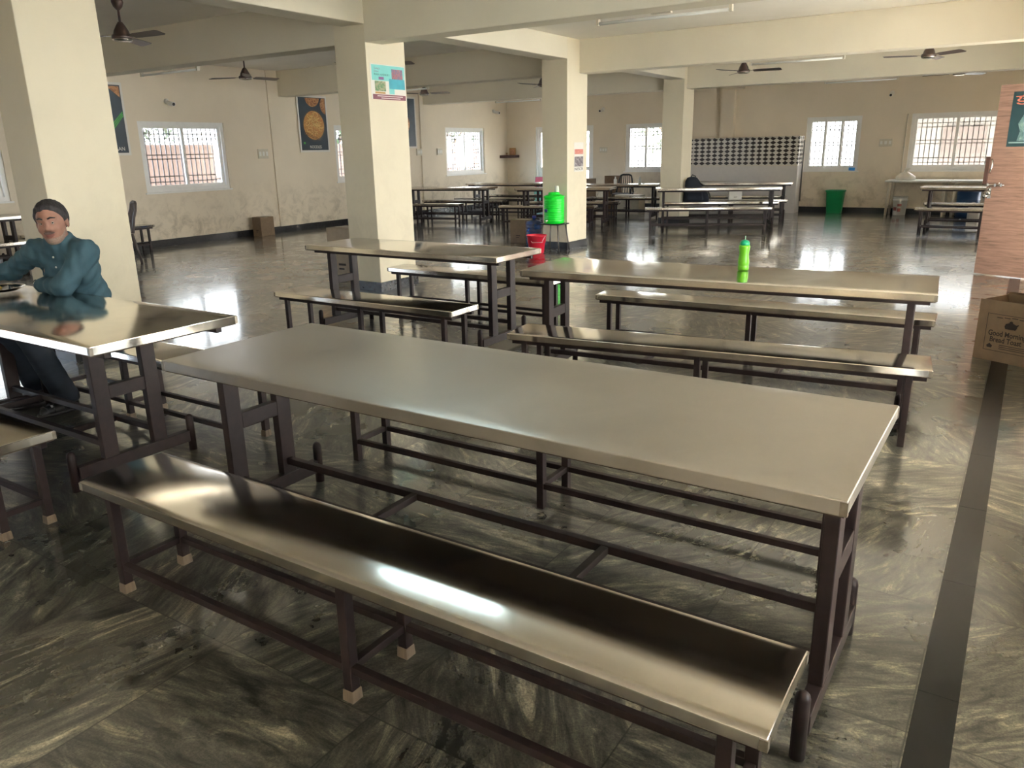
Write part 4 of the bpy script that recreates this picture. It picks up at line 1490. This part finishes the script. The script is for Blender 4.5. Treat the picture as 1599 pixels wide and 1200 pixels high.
tubes = [(-2.90, 6.905, 'tube light batten nearest the camera, at the top centre of the picture'),
         (-9.87, 6.905, 'tube light batten on the beam above the big left window'),
         (-2.92, 11.605, 'tube light batten on the beam between the two right-hand fans'),
         (-2.88, 16.085, 'tube light batten on the last beam at right, above the back windows'),
         (-9.85, 11.605, 'tube light batten right of the pillar with the blue notice'),
         (-10.2, 16.085, 'tube light batten left of the middle pillar, on the last beam')]
M['tube_lit'] = emit('lit_fluorescent_tube', (205, 238, 250), 48.0)
lt = make_batten('lit tube light on the beam over the nearest dining table, above the frame')
lt.location = (-2.90, 3.49, 2.625)
next(c for c in lt.children if c.name.startswith('tube')).data.materials[0] = M['tube_lit']
b0 = None
for x, y, lab in tubes:
    if b0 is None:
        b0 = make_batten(lab)
        b0.location = (x, y, 2.625)
    else:
        dup(b0, (x, y, 2.625), 0, lab)

# ------------------------------------------------------------------ cameras, switch plates, corner shelf
def cctv(label, loc, n, rz):
    c = thing('security_camera', label, 'camera', loc, rz)
    MB().lathe([(0, 0), (0.045, 0), (0.045, 0.02), (0.03, 0.035), (0, 0.035)], (0, 0, 0), 20, M_=Matrix.Rotation(PI / 2, 3, 'X')).build('mount', M['white'], c)
    MB().tube([(0, -0.03, 0), (0, -0.08, -0.01)], 0.014, 8).build('arm', M['white'], c)
    MB().tube([(0, -0.06, -0.03), (0.0, -0.20, -0.055)], 0.036, 16).build('camera_body', M['white'], c)
    MB().tube([(0.0, -0.2, -0.055), (0, -0.204, -0.0557)], 0.026, 16).build('lens', M['black'], c)
    return c


cctv('white bullet camera on the left wall near the back corner', (XL, 18.75, 2.54), 0, PI / 2 + 0.0)
cctv('small bullet camera on the back wall above the glazed door', (-9.69, YB, 2.49), 0, 0)
cctv('small camera on the back wall between the two right windows', (-2.81, YB, 2.53), 0, 0)
cctv('small camera on the left wall above the big window', (XL, 8.75, 2.42), 0, PI / 2)


def plate(label, loc, w, h, rz, n=3):
    s = thing('switch_board', label, 'switch', loc, rz)
    MB().bb((-w / 2, -0.03, -h / 2), (w / 2, 0, h / 2)).build('board', M['offwhite'], s, bevel=0.004)
    for k in range(n):
        x = -w / 2 + w * (k + 0.5) / n
        MB().bb((x - w * 0.28 / n, -0.036, -h * 0.22), (x + w * 0.28 / n, -0.0305, h * 0.22)).build('rocker', M['white'], s)
    return s


plate('switch board on the left wall beside the noodles poster', (XL, 10.70, 1.53), 0.24, 0.18, PI / 2)
plate('switch board on the left wall under the plain dark poster', (XL, 15.47, 1.505), 0.20, 0.16, PI / 2)
plate('switch board on the left wall just left of the farthest window', (XL + 0.0, 16.27, 1.505), 0.20, 0.16, PI / 2)
plate('small switch board behind the left pillar', (XL, 6.22, 1.55), 0.16, 0.20, PI / 2, 2)
plate('switch board on the back wall between the right windows', (-2.83, YB, 1.51), 0.26, 0.16, 0)
plate('switch board on the back wall beside the glazed door', (-9.66, YB, 1.47), 0.22, 0.14, 0)

sh = thing('corner_shelf', 'dark wooden shrine shelf in the back left corner', 'shelf', (XL, YB, 1.30))
MB().prism([(0.0, 0.0), (0.40, 0.0), (0.40, -0.26), (0.0, -0.40)], 2, 0, 0.075).build('shelf_board', plain('dark_shelf_wood', (66, 46, 46), 0.5), sh)
fr = thing('framed_picture', 'small ornate framed picture standing on the corner shelf', 'picture', (XL + 0.24, YB - 0.10, 1.3755))
MB().bb((-0.10, -0.012, 0), (0.10, 0.012, 0.19)).build('picture_frame', plain('dull_gold', (170, 130, 78), 0.4, 0.3), fr)
MB().bb((-0.075, -0.0145, 0.02), (0.075, -0.0125, 0.16)).build('picture_print', photo_mat('shrine_print', [(120, 76, 60), (190, 140, 110), (160, 110, 84)], 12), fr)
l_ = thing('oil_lamp', 'tiny brass lamp on the corner shelf', 'lamp', (XL + 0.09, YB - 0.17, 1.3755))
MB().lathe([(0, 0), (0.03, 0.001), (0.01, 0.015), (0.01, 0.04), (0.032, 0.05), (0.034, 0.06), (0, 0.055)], (0, 0, 0), 16).build('lamp_body', plain('brass', (150, 110, 60), 0.3, 0.9), l_)

#@@MAN@@
# ------------------------------------------------------------------ the seated man
def surface_nets(fn, lo, hi, h):
    """closed quad mesh of the zero level of a distance field sampled on a grid"""
    lo, hi = np.array(lo, float), np.array(hi, float)
    n = np.ceil((hi - lo) / h).astype(int) + 1
    ax = [lo[i] + h * np.arange(n[i]) for i in range(3)]
    F = np.empty(n, np.float32)
    for i in range(0, n[0], 24):
        X, Y, Z = np.meshgrid(ax[0][i:i + 24], ax[1], ax[2], indexing='ij')
        F[i:i + 24] = fn(np.stack([X, Y, Z], -1).astype(np.float32))
    S = F < 0
    c = np.zeros(n - 1, np.int8)
    for dx in (0, 1):
        for dy in (0, 1):
            for dz in (0, 1):
                c += S[dx:n[0] - 1 + dx, dy:n[1] - 1 + dy, dz:n[2] - 1 + dz]
    cells = np.argwhere((c > 0) & (c < 8))
    idx = -np.ones(n - 1, int)
    idx[tuple(cells.T)] = np.arange(len(cells))
    acc = np.zeros((len(cells), 3))
    cnt = np.zeros(len(cells))
    offs = [(a, b, d) for a in (0, 1) for b in (0, 1) for d in (0, 1)]
    for p in offs:
        for axis in range(3):
            if p[axis] == 1:
                continue
            q = list(p)
            q[axis] = 1
            f0 = F[tuple((cells + p).T)]
            f1 = F[tuple((cells + q).T)]
            m = (f0 < 0) != (f1 < 0)
            t = np.where(m, f0 / np.where(m, f0 - f1, 1), 0)
            pos = np.tile(np.array(p, float), (len(cells), 1))
            pos[:, axis] += t
            acc[m] += pos[m]
            cnt[m] += 1
    V = lo + h * (cells + acc / cnt[:, None])
    faces = []
    for axis in range(3):
        a, b = (axis + 1) % 3, (axis + 2) % 3
        sl0 = [slice(None)] * 3
        sl1 = [slice(None)] * 3
        sl0[axis] = slice(0, -1)
        sl1[axis] = slice(1, None)
        s0, s1 = S[tuple(sl0)], S[tuple(sl1)]
        e = np.argwhere(s0 != s1)
        e = e[(e[:, a] > 0) & (e[:, b] > 0) & (e[:, a] < n[a] - 1) & (e[:, b] < n[b] - 1)]
        inside0 = S[tuple(e.T)]
        da, db = np.zeros(3, int), np.zeros(3, int)
        da[a] = 1
        db[b] = 1
        q = np.stack([idx[tuple((e - da - db).T)], idx[tuple((e - db).T)], idx[tuple(e.T)], idx[tuple((e - da).T)]], 1)
        q[~inside0] = q[~inside0][:, ::-1]
        faces.append(q)
    return V, np.concatenate(faces)


def smin(a, b, k):
    h = np.clip(0.5 + 0.5 * (b - a) / k, 0, 1)
    return b * (1 - h) + a * h - k * h * (1 - h)


def smax(a, b, k):
    return -smin(-a, -b, k)


def cap(p, a, b, ra, rb):
    a, b = np.array(a, np.float32), np.array(b, np.float32)
    pa, ba = p - a, b - a
    t = np.clip((pa @ ba) / (ba @ ba), 0, 1)
    return np.linalg.norm(pa - t[..., None] * ba, axis=-1) - (ra + (rb - ra) * t)


def ell(p, c, r, R=None):
    q = p - np.array(c, np.float32)
    if R is not None:
        q = q @ np.array(R, np.float32).T
    r = np.array(r, np.float32)
    k0 = np.linalg.norm(q / r, axis=-1)
    k1 = np.linalg.norm(q / (r * r), axis=-1)
    return k0 * (k0 - 1) / np.maximum(k1, 1e-6)


def net_object(name, fn, lo, hi, h, mats, parent, origin, slot=None, smooth_iter=2):
    V, Fq = surface_nets(fn, lo, hi, h)
    me = bpy.data.meshes.new(name)
    me.from_pydata((V - np.array(origin)).tolist(), [], Fq.tolist())
    for m in (mats if isinstance(mats, (list, tuple)) else [mats]):
        me.materials.append(m)
    bm = bmesh.new()
    bm.from_mesh(me)
    for _ in range(smooth_iter):
        bmesh.ops.smooth_vert(bm, verts=bm.verts, factor=0.5, use_axis_x=True, use_axis_y=True, use_axis_z=True)
    bm.to_mesh(me)
    bm.free()
    me.polygons.foreach_set('use_smooth', [True] * len(me.polygons))
    if slot is not None:
        c = V[Fq].mean(1)
        me.polygons.foreach_set('material_index', slot(c).astype(np.int32))
    me.update()
    o = bpy.data.objects.new(name, me)
    COL.objects.link(o)
    o.parent = parent
    return o


MO = np.array((-4.88, 2.60, 0.0))
man = thing('person', 'seated man in dark teal shirt and navy trousers eating at the left table', 'person', tuple(MO))
LFT, FWD, UPV = np.array((0.947, 0.316, 0)), np.array((0.316, -0.947, 0)), np.array((0, 0, 1.0))
RT = np.stack([LFT, FWD, UPV])
SL, SR = (-4.600, 2.505, 0.975), (-4.940, 2.395, 0.975)
EL, WL = (-4.585, 2.335, 0.800), (-4.845, 2.335, 0.790)
ER, WR = (-5.195, 2.360, 0.850), (-5.325, 2.205, 0.835)
NB = (-4.762, 2.458, 1.030)
HC = np.array((-4.715, 2.405, 1.148))
fa = math.radians(-46)
HF = np.array((math.cos(fa) * math.cos(0.06), math.sin(fa) * math.cos(0.06), -math.sin(0.06)))
HL = np.array((-math.sin(fa), math.cos(fa), 0.0))
roll = math.radians(5)
HU = np.cross(HF, HL)
HL, HU = math.cos(roll) * HL + math.sin(roll) * HU, -math.sin(roll) * HL + math.cos(roll) * HU
RH = np.stack([HF, HL, HU])
HS = 0.97


def hp(f, l, u):
    return HC + HS * (f * HF + l * HL + u * HU)


def head_local(p):
    return (p - HC.astype(np.float32)) @ RH.T.astype(np.float32) / HS


def sd_head(p):
    q = head_local(p)
    d = ell(q, (-0.012, 0, 0.035), (0.100, 0.077, 0.092))
    d = smin(d, ell(q, (0.022, 0, -0.040), (0.068, 0.062, 0.078)), 0.03)
    d = smin(d, ell(q, (0.060, 0, -0.092), (0.026, 0.028, 0.022)), 0.025)
    for s in (-1, 1):
        d = smin(d, ell(q, (0.058, s * 0.040, -0.022), (0.028, 0.024, 0.026)), 0.02)       # cheeks
        d = smin(d, cap(q, (0.084, s * 0.012, 0.034), (0.070, s * 0.050, 0.034), 0.010, 0.009), 0.014)   # brow
        d = smax(d, -(np.linalg.norm(q - np.array((0.094, s * 0.031, 0.012), np.float32), axis=-1) - 0.0135), 0.012)
        d = smin(d, np.linalg.norm(q - np.array((0.073, s * 0.031, 0.012), np.float32), axis=-1) - 0.0125, 0.006)
        d = smin(d, ell(q, (-0.006, s * 0.081, -0.004), (0.020, 0.009, 0.032)), 0.008)      # ear
        d = smin(d, ell(q, (0.094, s * 0.012, -0.026), (0.011, 0.009, 0.008)), 0.007)       # nostril wings
    for s in (-1, 1):
        d = smin(d, cap(q, (0.0850, s * 0.020, 0.0180), (0.0770, s * 0.043, 0.0160), 0.0050, 0.0048), 0.004)   # upper lids
        d = smin(d, cap(q, (0.0835, s * 0.021, 0.0045), (0.0765, s * 0.042, 0.0050), 0.0038, 0.0038), 0.004)   # lower lids
        d = smin(d, cap(q, (0.086, s * 0.020, -0.030), (0.070, s * 0.034, -0.058), 0.006, 0.007), 0.012)   # cheek folds
    d = smin(d, cap(q, (0.084, 0, 0.022), (0.108, 0, -0.020), 0.008, 0.0125), 0.012)        # nose
    d = smin(d, ell(q, (0.086, 0, -0.052), (0.010, 0.023, 0.0065)), 0.006)
    d = smin(d, ell(q, (0.083, 0, -0.066), (0.011, 0.020, 0.007)), 0.006)
    return d * HS


def hand(p, w, dirv, curl, thumb, s=1.0):
    """palm with five bent fingers from wrist w along dirv, bending towards curl, thumb on the thumb side"""
    w, dv = np.array(w), np.array(dirv, float)
    dv /= np.linalg.norm(dv)
    cu = np.array(curl, float)
    cu -= dv * (cu @ dv)
    cu /= np.linalg.norm(cu)
    th = np.array(thumb, float)
    th -= dv * (th @ dv) + cu * (th @ cu)
    th /= np.linalg.norm(th)
    k = w + dv * 0.085
    d = cap(p, w, w + dv * 0.05, 0.022, 0.026)
    for i, (o, L) in enumerate(((0.030, 0.072), (0.010, 0.082), (-0.010, 0.076), (-0.029, 0.060))):
        b = k + th * o
        d = smin(d, cap(p, w + dv * 0.03 + th * o * 0.7, b, 0.015, 0.0105), 0.012)
        m1 = b + (dv * 0.80 + cu * 0.6) * L * 0.48
        m2 = m1 + (dv * 0.35 + cu * 0.93) * L * 0.32
        m3 = m2 + (-dv * 0.15 + cu * 0.98) * L * 0.26
        d = smin(d, cap(p, b, m1, 0.0098, 0.009), 0.004)
        d = np.minimum(d, cap(p, m1, m2, 0.009, 0.0082))
        d = np.minimum(d, cap(p, m2, m3, 0.0082, 0.0072))
    t0 = w + dv * 0.03 + th * 0.022
    t1 = t0 + (dv * 0.6 + th * 0.75 + cu * 0.2) * 0.042
    t2 = t1 + (dv * 0.75 + th * 0.2 + cu * 0.6) * 0.034
    d = smin(d, cap(p, t0, t1, 0.0145, 0.0115), 0.010)
    return np.minimum(d, cap(p, t1, t2, 0.0112, 0.0085))


def sd_torso(p, g=0.0):
    d = ell(p, (-4.895, 2.615, 0.530), (0.168 + g, 0.120 + g, 0.112 + g), RT)
    d = smin(d, ell(p, (-4.850, 2.575, 0.690), (0.158 + g, 0.122 + g, 0.150 + g), RT), 0.08)
    d = smin(d, ell(p, (-4.795, 2.505, 0.870), (0.165 + g, 0.112 + g, 0.150 + g), RT), 0.08)
    d = smin(d, cap(p, SL, SR, 0.045 + g, 0.045 + g), 0.06)
    for q_ in (SL, SR):
        d = smin(d, cap(p, (NB[0], NB[1], NB[2] - 0.01), np.array(q_) * 0.75 + np.array(NB) * 0.25 + (0, 0, -0.012), 0.050 + g, 0.042 + g), 0.05)
    return d


def sd_arms(p, g=0.0):
    d = cap(p, SL, EL, 0.056 + g, 0.044 + g)
    d = smin(d, cap(p, EL, WL, 0.042 + g, 0.028 + g), 0.02)
    e = cap(p, SR, ER, 0.054 + g, 0.043 + g)
    e = smin(e, cap(p, ER, WR, 0.042 + g, 0.028 + g), 0.02)
    return np.minimum(d, e)


LEGS = [((-4.790, 2.610, 0.512), (-4.815, 2.195, 0.540), (-4.860, 2.375, 0.085)),
        ((-4.985, 2.590, 0.512), (-5.030, 2.180, 0.530), (-5.170, 2.370, 0.085))]


def sd_legs(p, g=0.0, flare=0.0):
    d = None
    for hip, kn, an in LEGS:
        e = cap(p, hip, kn, 0.080 + g, 0.056 + g)
        e = smin(e, cap(p, kn, an, 0.055 + g, 0.038 + g + flare), 0.03)
        d = e if d is None else np.minimum(d, e)
    return d


def sd_feet(p):
    d = None
    for _, kn, an in LEGS:
        a = np.array(an)
        e = cap(p, a + (0, 0.02, -0.045), a + (0.02, -0.15, -0.058), 0.030, 0.024)
        e = smin(e, cap(p, a, a + (0, 0.015, -0.04), 0.036, 0.032), 0.03)
        d = e if d is None else np.minimum(d, e)
    return d


def sd_body(p):
    d = sd_torso(p)
    d = smin(d, sd_arms(p), 0.03)
    d = smin(d, sd_legs(p), 0.03)
    d = smin(d, sd_feet(p), 0.015)
    d = smin(d, cap(p, NB, hp(-0.02, 0, -0.05), 0.058, 0.054), 0.03)
    d = smin(d, sd_head(p), 0.018)
    d = smin(d, hand(p, WL, (-0.55, 0.80, -0.02), (-0.3, 0.2, -0.55), (0.4, 0.3, 0.6)), 0.012)
    d = smin(d, hand(p, WR, (0.72, -0.30, -0.16), (0.2, -0.1, -1.0), (0.5, 1.0, 0.0)), 0.012)
    return d


def skin_slot(c):
    q = head_local(c.astype(np.float32))
    lip = (((q - np.array((0.090, 0, -0.0595), np.float32)) / np.array((0.03, 0.025, 0.0115), np.float32)) ** 2).sum(-1) < 1
    return np.where(lip, 1, 0)


M['skin'] = plain('brown_skin', (146, 106, 90), 0.5, 0, 0.06, 40)
M['lip'] = plain('lip_skin', (124, 74, 66), 0.45, 0, 0.05)
M['hair'] = plain('greying_black_hair', (38, 34, 36), 0.65, 0, 0.7, 120)
M['stubble'] = plain('grey_stubble', (142, 120, 108), 0.8, 0, 0.25, 160)
M['moustache'] = plain('dark_moustache', (92, 74, 68), 0.8, 0, 0.3, 120)
M['shirt'] = plain('dark_teal_shirt', (50, 80, 92), 0.75, 0, 0.10, 24)
M['trousers'] = plain('navy_trousers', (24, 32, 44), 0.8, 0, 0.15, 30)
M['sandal'] = plain('black_sandal', (30, 28, 28), 0.5, 0, 0.1)
M['sole'] = plain('pale_sandal_edge', (190, 190, 190), 0.5, 0, 0.1)
M['eye_white'] = plain('eye_white', (168, 158, 150), 0.25, 0, 0.02)
M['iris'] = plain('dark_iris', (34, 24, 20), 0.2, 0, 0.1)

net_object('body', sd_body, (-5.45, 2.08, 0.0), (-4.42, 2.80, 1.29), 0.0062, [M['skin'], M['lip']], man, MO, skin_slot, 1)


def ripple(p, amp):
    return amp * (np.sin(p[..., 0] * 61 + p[..., 2] * 47 + 2.2 * np.sin(p[..., 1] * 21)) * np.sin(p[..., 1] * 53 - p[..., 2] * 38 + p[..., 0] * 17))


def sd_shirt(p):
    d = sd_torso(p, 0.014)
    d = smin(d, sd_arms(p, 0.013), 0.04)
    d = smin(d, cap(p, NB, hp(-0.03, 0, -0.09), 0.072, 0.062), 0.03)
    d = d + ripple(p, 0.006)
    d = smax(d, 0.475 - p[..., 2], 0.01)
    # open at the neck
    nq = (p - np.array(NB, np.float32))
    d = smax(d, nq @ np.array((0.14, -0.30, 0.94), np.float32) - 0.050, 0.008)
    # cuffs
    for w, e in ((WL, EL), (WR, ER)):
        ax = np.array(w) - np.array(e)
        ax = (ax / np.linalg.norm(ax)).astype(np.float32)
        cut = (p - np.array(w, np.float32)) @ ax + 0.012
        near = np.linalg.norm(p - np.array(w, np.float32), axis=-1) - 0.11
        d = np.maximum(d, -np.maximum(-cut, near))
    return d


shirt = net_object('shirt', sd_shirt, (-5.42, 2.10, 0.46), (-4.45, 2.82, 1.13), 0.0065, M['shirt'], man, MO, None, 1)


def sd_collar(p):
    q = p - np.array(NB, np.float32)
    n = np.array((0.14, -0.30, 0.94), np.float32)
    n /= np.linalg.norm(n)
    hgt_ = q @ n
    rad = np.linalg.norm(q - hgt_[..., None] * n, axis=-1)
    d = np.maximum(np.abs(rad - (0.073 - 0.16 * (hgt_ - 0.05))) - 0.005, np.abs(hgt_ - 0.052) - 0.022)
    # V opening at the throat
    fr = np.array((0.45, -0.89, 0), np.float32)
    sd = np.abs(q @ np.array((0.89, 0.45, 0), np.float32))
    d = np.maximum(d, np.minimum(q @ fr, 0.018 - sd + 0.3 * 0))
    return d - 0.003


net_object('collar', sd_collar, (-4.90, 2.30, 0.98), (-4.60, 2.60, 1.13), 0.004, M['shirt'], shirt, MO - MO * 0, None, 1).location = (0, 0, 0)
bpy.data.objects['collar'].data.transform(Matrix.Translation(-Vector(MO)))


def sd_trousers(p):
    d = sd_legs(p, 0.014, 0.020)
    d = smin(d, ell(p, (-4.895, 2.615, 0.520), (0.178, 0.130, 0.110), RT), 0.05)
    d = d + ripple(p, 0.0025)
    d = np.maximum(d, 0.062 - p[..., 2])
    d = np.maximum(d, p[..., 2] - 0.60)
    return np.maximum(d, 0.4285 - p[..., 2] - np.where(p[..., 1] > 2.44, 0.0, 1.0))


net_object('trousers', sd_trousers, (-5.30, 2.06, 0.06), (-4.62, 2.80, 0.62), 0.0075, M['trousers'], man, MO, None, 1)


def sd_hair(p):
    q = head_local(p)
    line = np.interp(q[..., 0], [-0.12, -0.06, -0.03, -0.018, 0.008, 0.018, 0.045, 0.062, 0.072, 0.100], [-0.075, -0.070, -0.045, 0.004, -0.016, 0.020, 0.050, 0.074, 0.084, 0.094])
    line = line + 0.007 * np.sin(q[..., 1] * 95 + 1.0) * np.clip(q[..., 0] * 22, 0, 1) + 0.012 * np.exp(-((np.abs(q[..., 1]) - 0.042) / 0.016) ** 2) * np.clip(q[..., 0] * 20, 0, 1)
    over = q[..., 2] - line                      # depth behind the hairline
    thick = 0.0015 + 0.012 * np.clip(over / 0.035, 0, 1)
    d = ell(q, (-0.012, 0, 0.035), (0.100, 0.077, 0.092)) - thick
    d = d + 0.0022 * np.sin(q[..., 1] * 240 + 4 * np.sin(q[..., 0] * 60 + 1)) * np.sin(q[..., 2] * 60 + q[..., 0] * 130)
    return np.maximum(d, -over) * HS


lo, hi = HC - 0.16, HC + 0.16
net_object('hair', sd_hair, lo, hi, 0.0042, M['hair'], man, MO, None, 0)


def sd_beard(p):
    q = head_local(p)
    d = sd_head(p) - 0.0022
    line = np.interp(q[..., 0], [0.0, 0.02, 0.05, 0.08], [-0.030, -0.045, -0.066, -0.076])
    d = np.maximum(d, q[..., 2] - line)
    d = np.maximum(d, 0.0 - q[..., 0])
    return np.maximum(d, -0.118 - q[..., 2])


net_object('beard', sd_beard, lo, hi, 0.0042, M['stubble'], man, MO, None, 0)


def sd_tache(p):
    q = head_local(p)
    d = sd_head(p) - 0.0025
    return np.maximum(d, ell(q, (0.092, 0, -0.0445), (0.03, 0.032, 0.0085)))


net_object('moustache', sd_tache, lo, hi, 0.003, M['moustache'], man, MO, None, 0)
for s_ in (-1, 1):
    e = MB()
    c = hp(0.0768, s_ * 0.031, 0.0115) - MO
    rot = Matrix([list(HF), list(HL), list(HU)]).transposed()
    e.lathe([(0, -0.0105)] + [(0.0105 * math.cos(a), 0.0105 * math.sin(a)) for a in np.linspace(-1.4, 1.4, 9)] + [(0, 0.0105)], tuple(c), 18, M_=rot)
    eo = e.build('eye', M['eye_white'], man)
    look = (HF + 0.30 * HL).astype(float)
    look /= np.linalg.norm(look)
    ic = Vector(c) + Vector(look) * 0.0070
    MB().lathe([(0, -0.0046)] + [(0.0048 * math.cos(a), 0.0048 * math.sin(a)) for a in np.linspace(-1.3, 1.3, 7)] + [(0, 0.0048)], tuple(ic), 14).build('iris', M['iris'], eo)
    b = MB()
    pts = [hp(0.0935, s_ * 0.013, 0.036) - MO, hp(0.091, s_ * 0.030, 0.043) - MO, hp(0.076, s_ * 0.051, 0.037) - MO]
    b.tube([tuple(x) for x in pts], [0.0042, 0.005, 0.003], 8)
    b.build('eyebrow', M['hair'], man)

# buttons down the front, found on the shirt's own surface
bt = MB()
for z in (0.955, 0.895, 0.835):
    a = np.array((-4.755, 2.44, z)) if z > 0.93 else np.array((-4.77, 2.47, z))
    ts = np.linspace(0, 0.25, 200)
    pts = (a[None] + ts[:, None] * np.array((0.40, -0.916, 0))).astype(np.float32)
    v = sd_shirt(pts)
    k = int(np.argmax(v > 0.001))
    c = pts[k].astype(float) - MO
    nrm = Vector((0.40, -0.916, 0.05)).normalized()
    q = nrm.to_track_quat('Z', 'Y').to_matrix()
    b = MB().lathe([(0, 0.004), (0.0055, 0.0035), (0.006, 0.001), (0, 0.0)], tuple(c), 14, M_=q)
    b.build('button', M['white'], shirt)

wv = np.array(WL) - np.array(EL)
wv /= np.linalg.norm(wv)
q = Vector(wv).to_track_quat('Z', 'Y').to_matrix()
wc_ = tuple(np.array(WL) - MO - wv * 0.002)
wt = MB().lathe([(0.030, -0.009), (0.034, -0.008), (0.034, 0.008), (0.030, 0.009)], wc_, 26, M_=q).build('wristwatch', M['black'], man)
dial = np.array(wc_) + 0.034 * np.array((0.1, -0.75, 0.65))
MB().lathe([(0, 0.005), (0.015, 0.005), (0.017, 0.0), (0, -0.003)], tuple(dial), 20, M_=Vector((0.1, -0.75, 0.65)).to_track_quat('Z', 'Y').to_matrix()).build('watch_dial', M['chrome'], wt)

def sd_shoe(p, xlo, xhi):
    d = np.maximum(np.maximum(sd_feet(p) - 0.009, p[..., 2] - 0.085), 0.018 - p[..., 2])
    return np.maximum(d, np.maximum(xlo - p[..., 0], p[..., 0] - xhi))


net_object('shoe', lambda p: sd_shoe(p, -5.30, -5.02), (-5.26, 2.14, 0.0), (-5.02, 2.48, 0.12), 0.005, M['sandal'], man, MO, None, 1)
net_object('shoe', lambda p: sd_shoe(p, -5.00, -4.70), (-5.00, 2.14, 0.0), (-4.76, 2.48, 0.12), 0.005, M['sandal'], man, MO, None, 1)
for _, kn, an in LEGS:
    a = np.array(an) - MO
    so = blob([(0.001, 0, 0, 0.044, 0.128), (0.010, 0, 0, 0.047, 0.132), (0.022, 0, 0, 0.045, 0.130)], 28, 2.2).build('sandal', M['sandal'], man, (a[0] + 0.008, a[1] - 0.062, 0))
    m = MB()
    for yy, zz in ((0.02, 0.066), (-0.045, 0.060), (-0.085, 0.052)):
        m.tube([(-0.044, yy, 0.02), (-0.030, yy, zz), (0.0, yy - 0.004, zz + 0.012), (0.030, yy, zz), (0.044, yy, 0.02)], 0.0075, 8)
    m.tube([(-0.042, 0.07, 0.02), (-0.038, 0.095, 0.05), (0, 0.118, 0.055), (0.038, 0.095, 0.05), (0.042, 0.07, 0.02)], 0.006, 8)
    m.build('strap', M['sandal'], so)
    MB().box((0.030, -0.05, 0.062), (0.014, 0.02, 0.006), (0, 0.7, 0)).build('buckle', M['sole'], so)
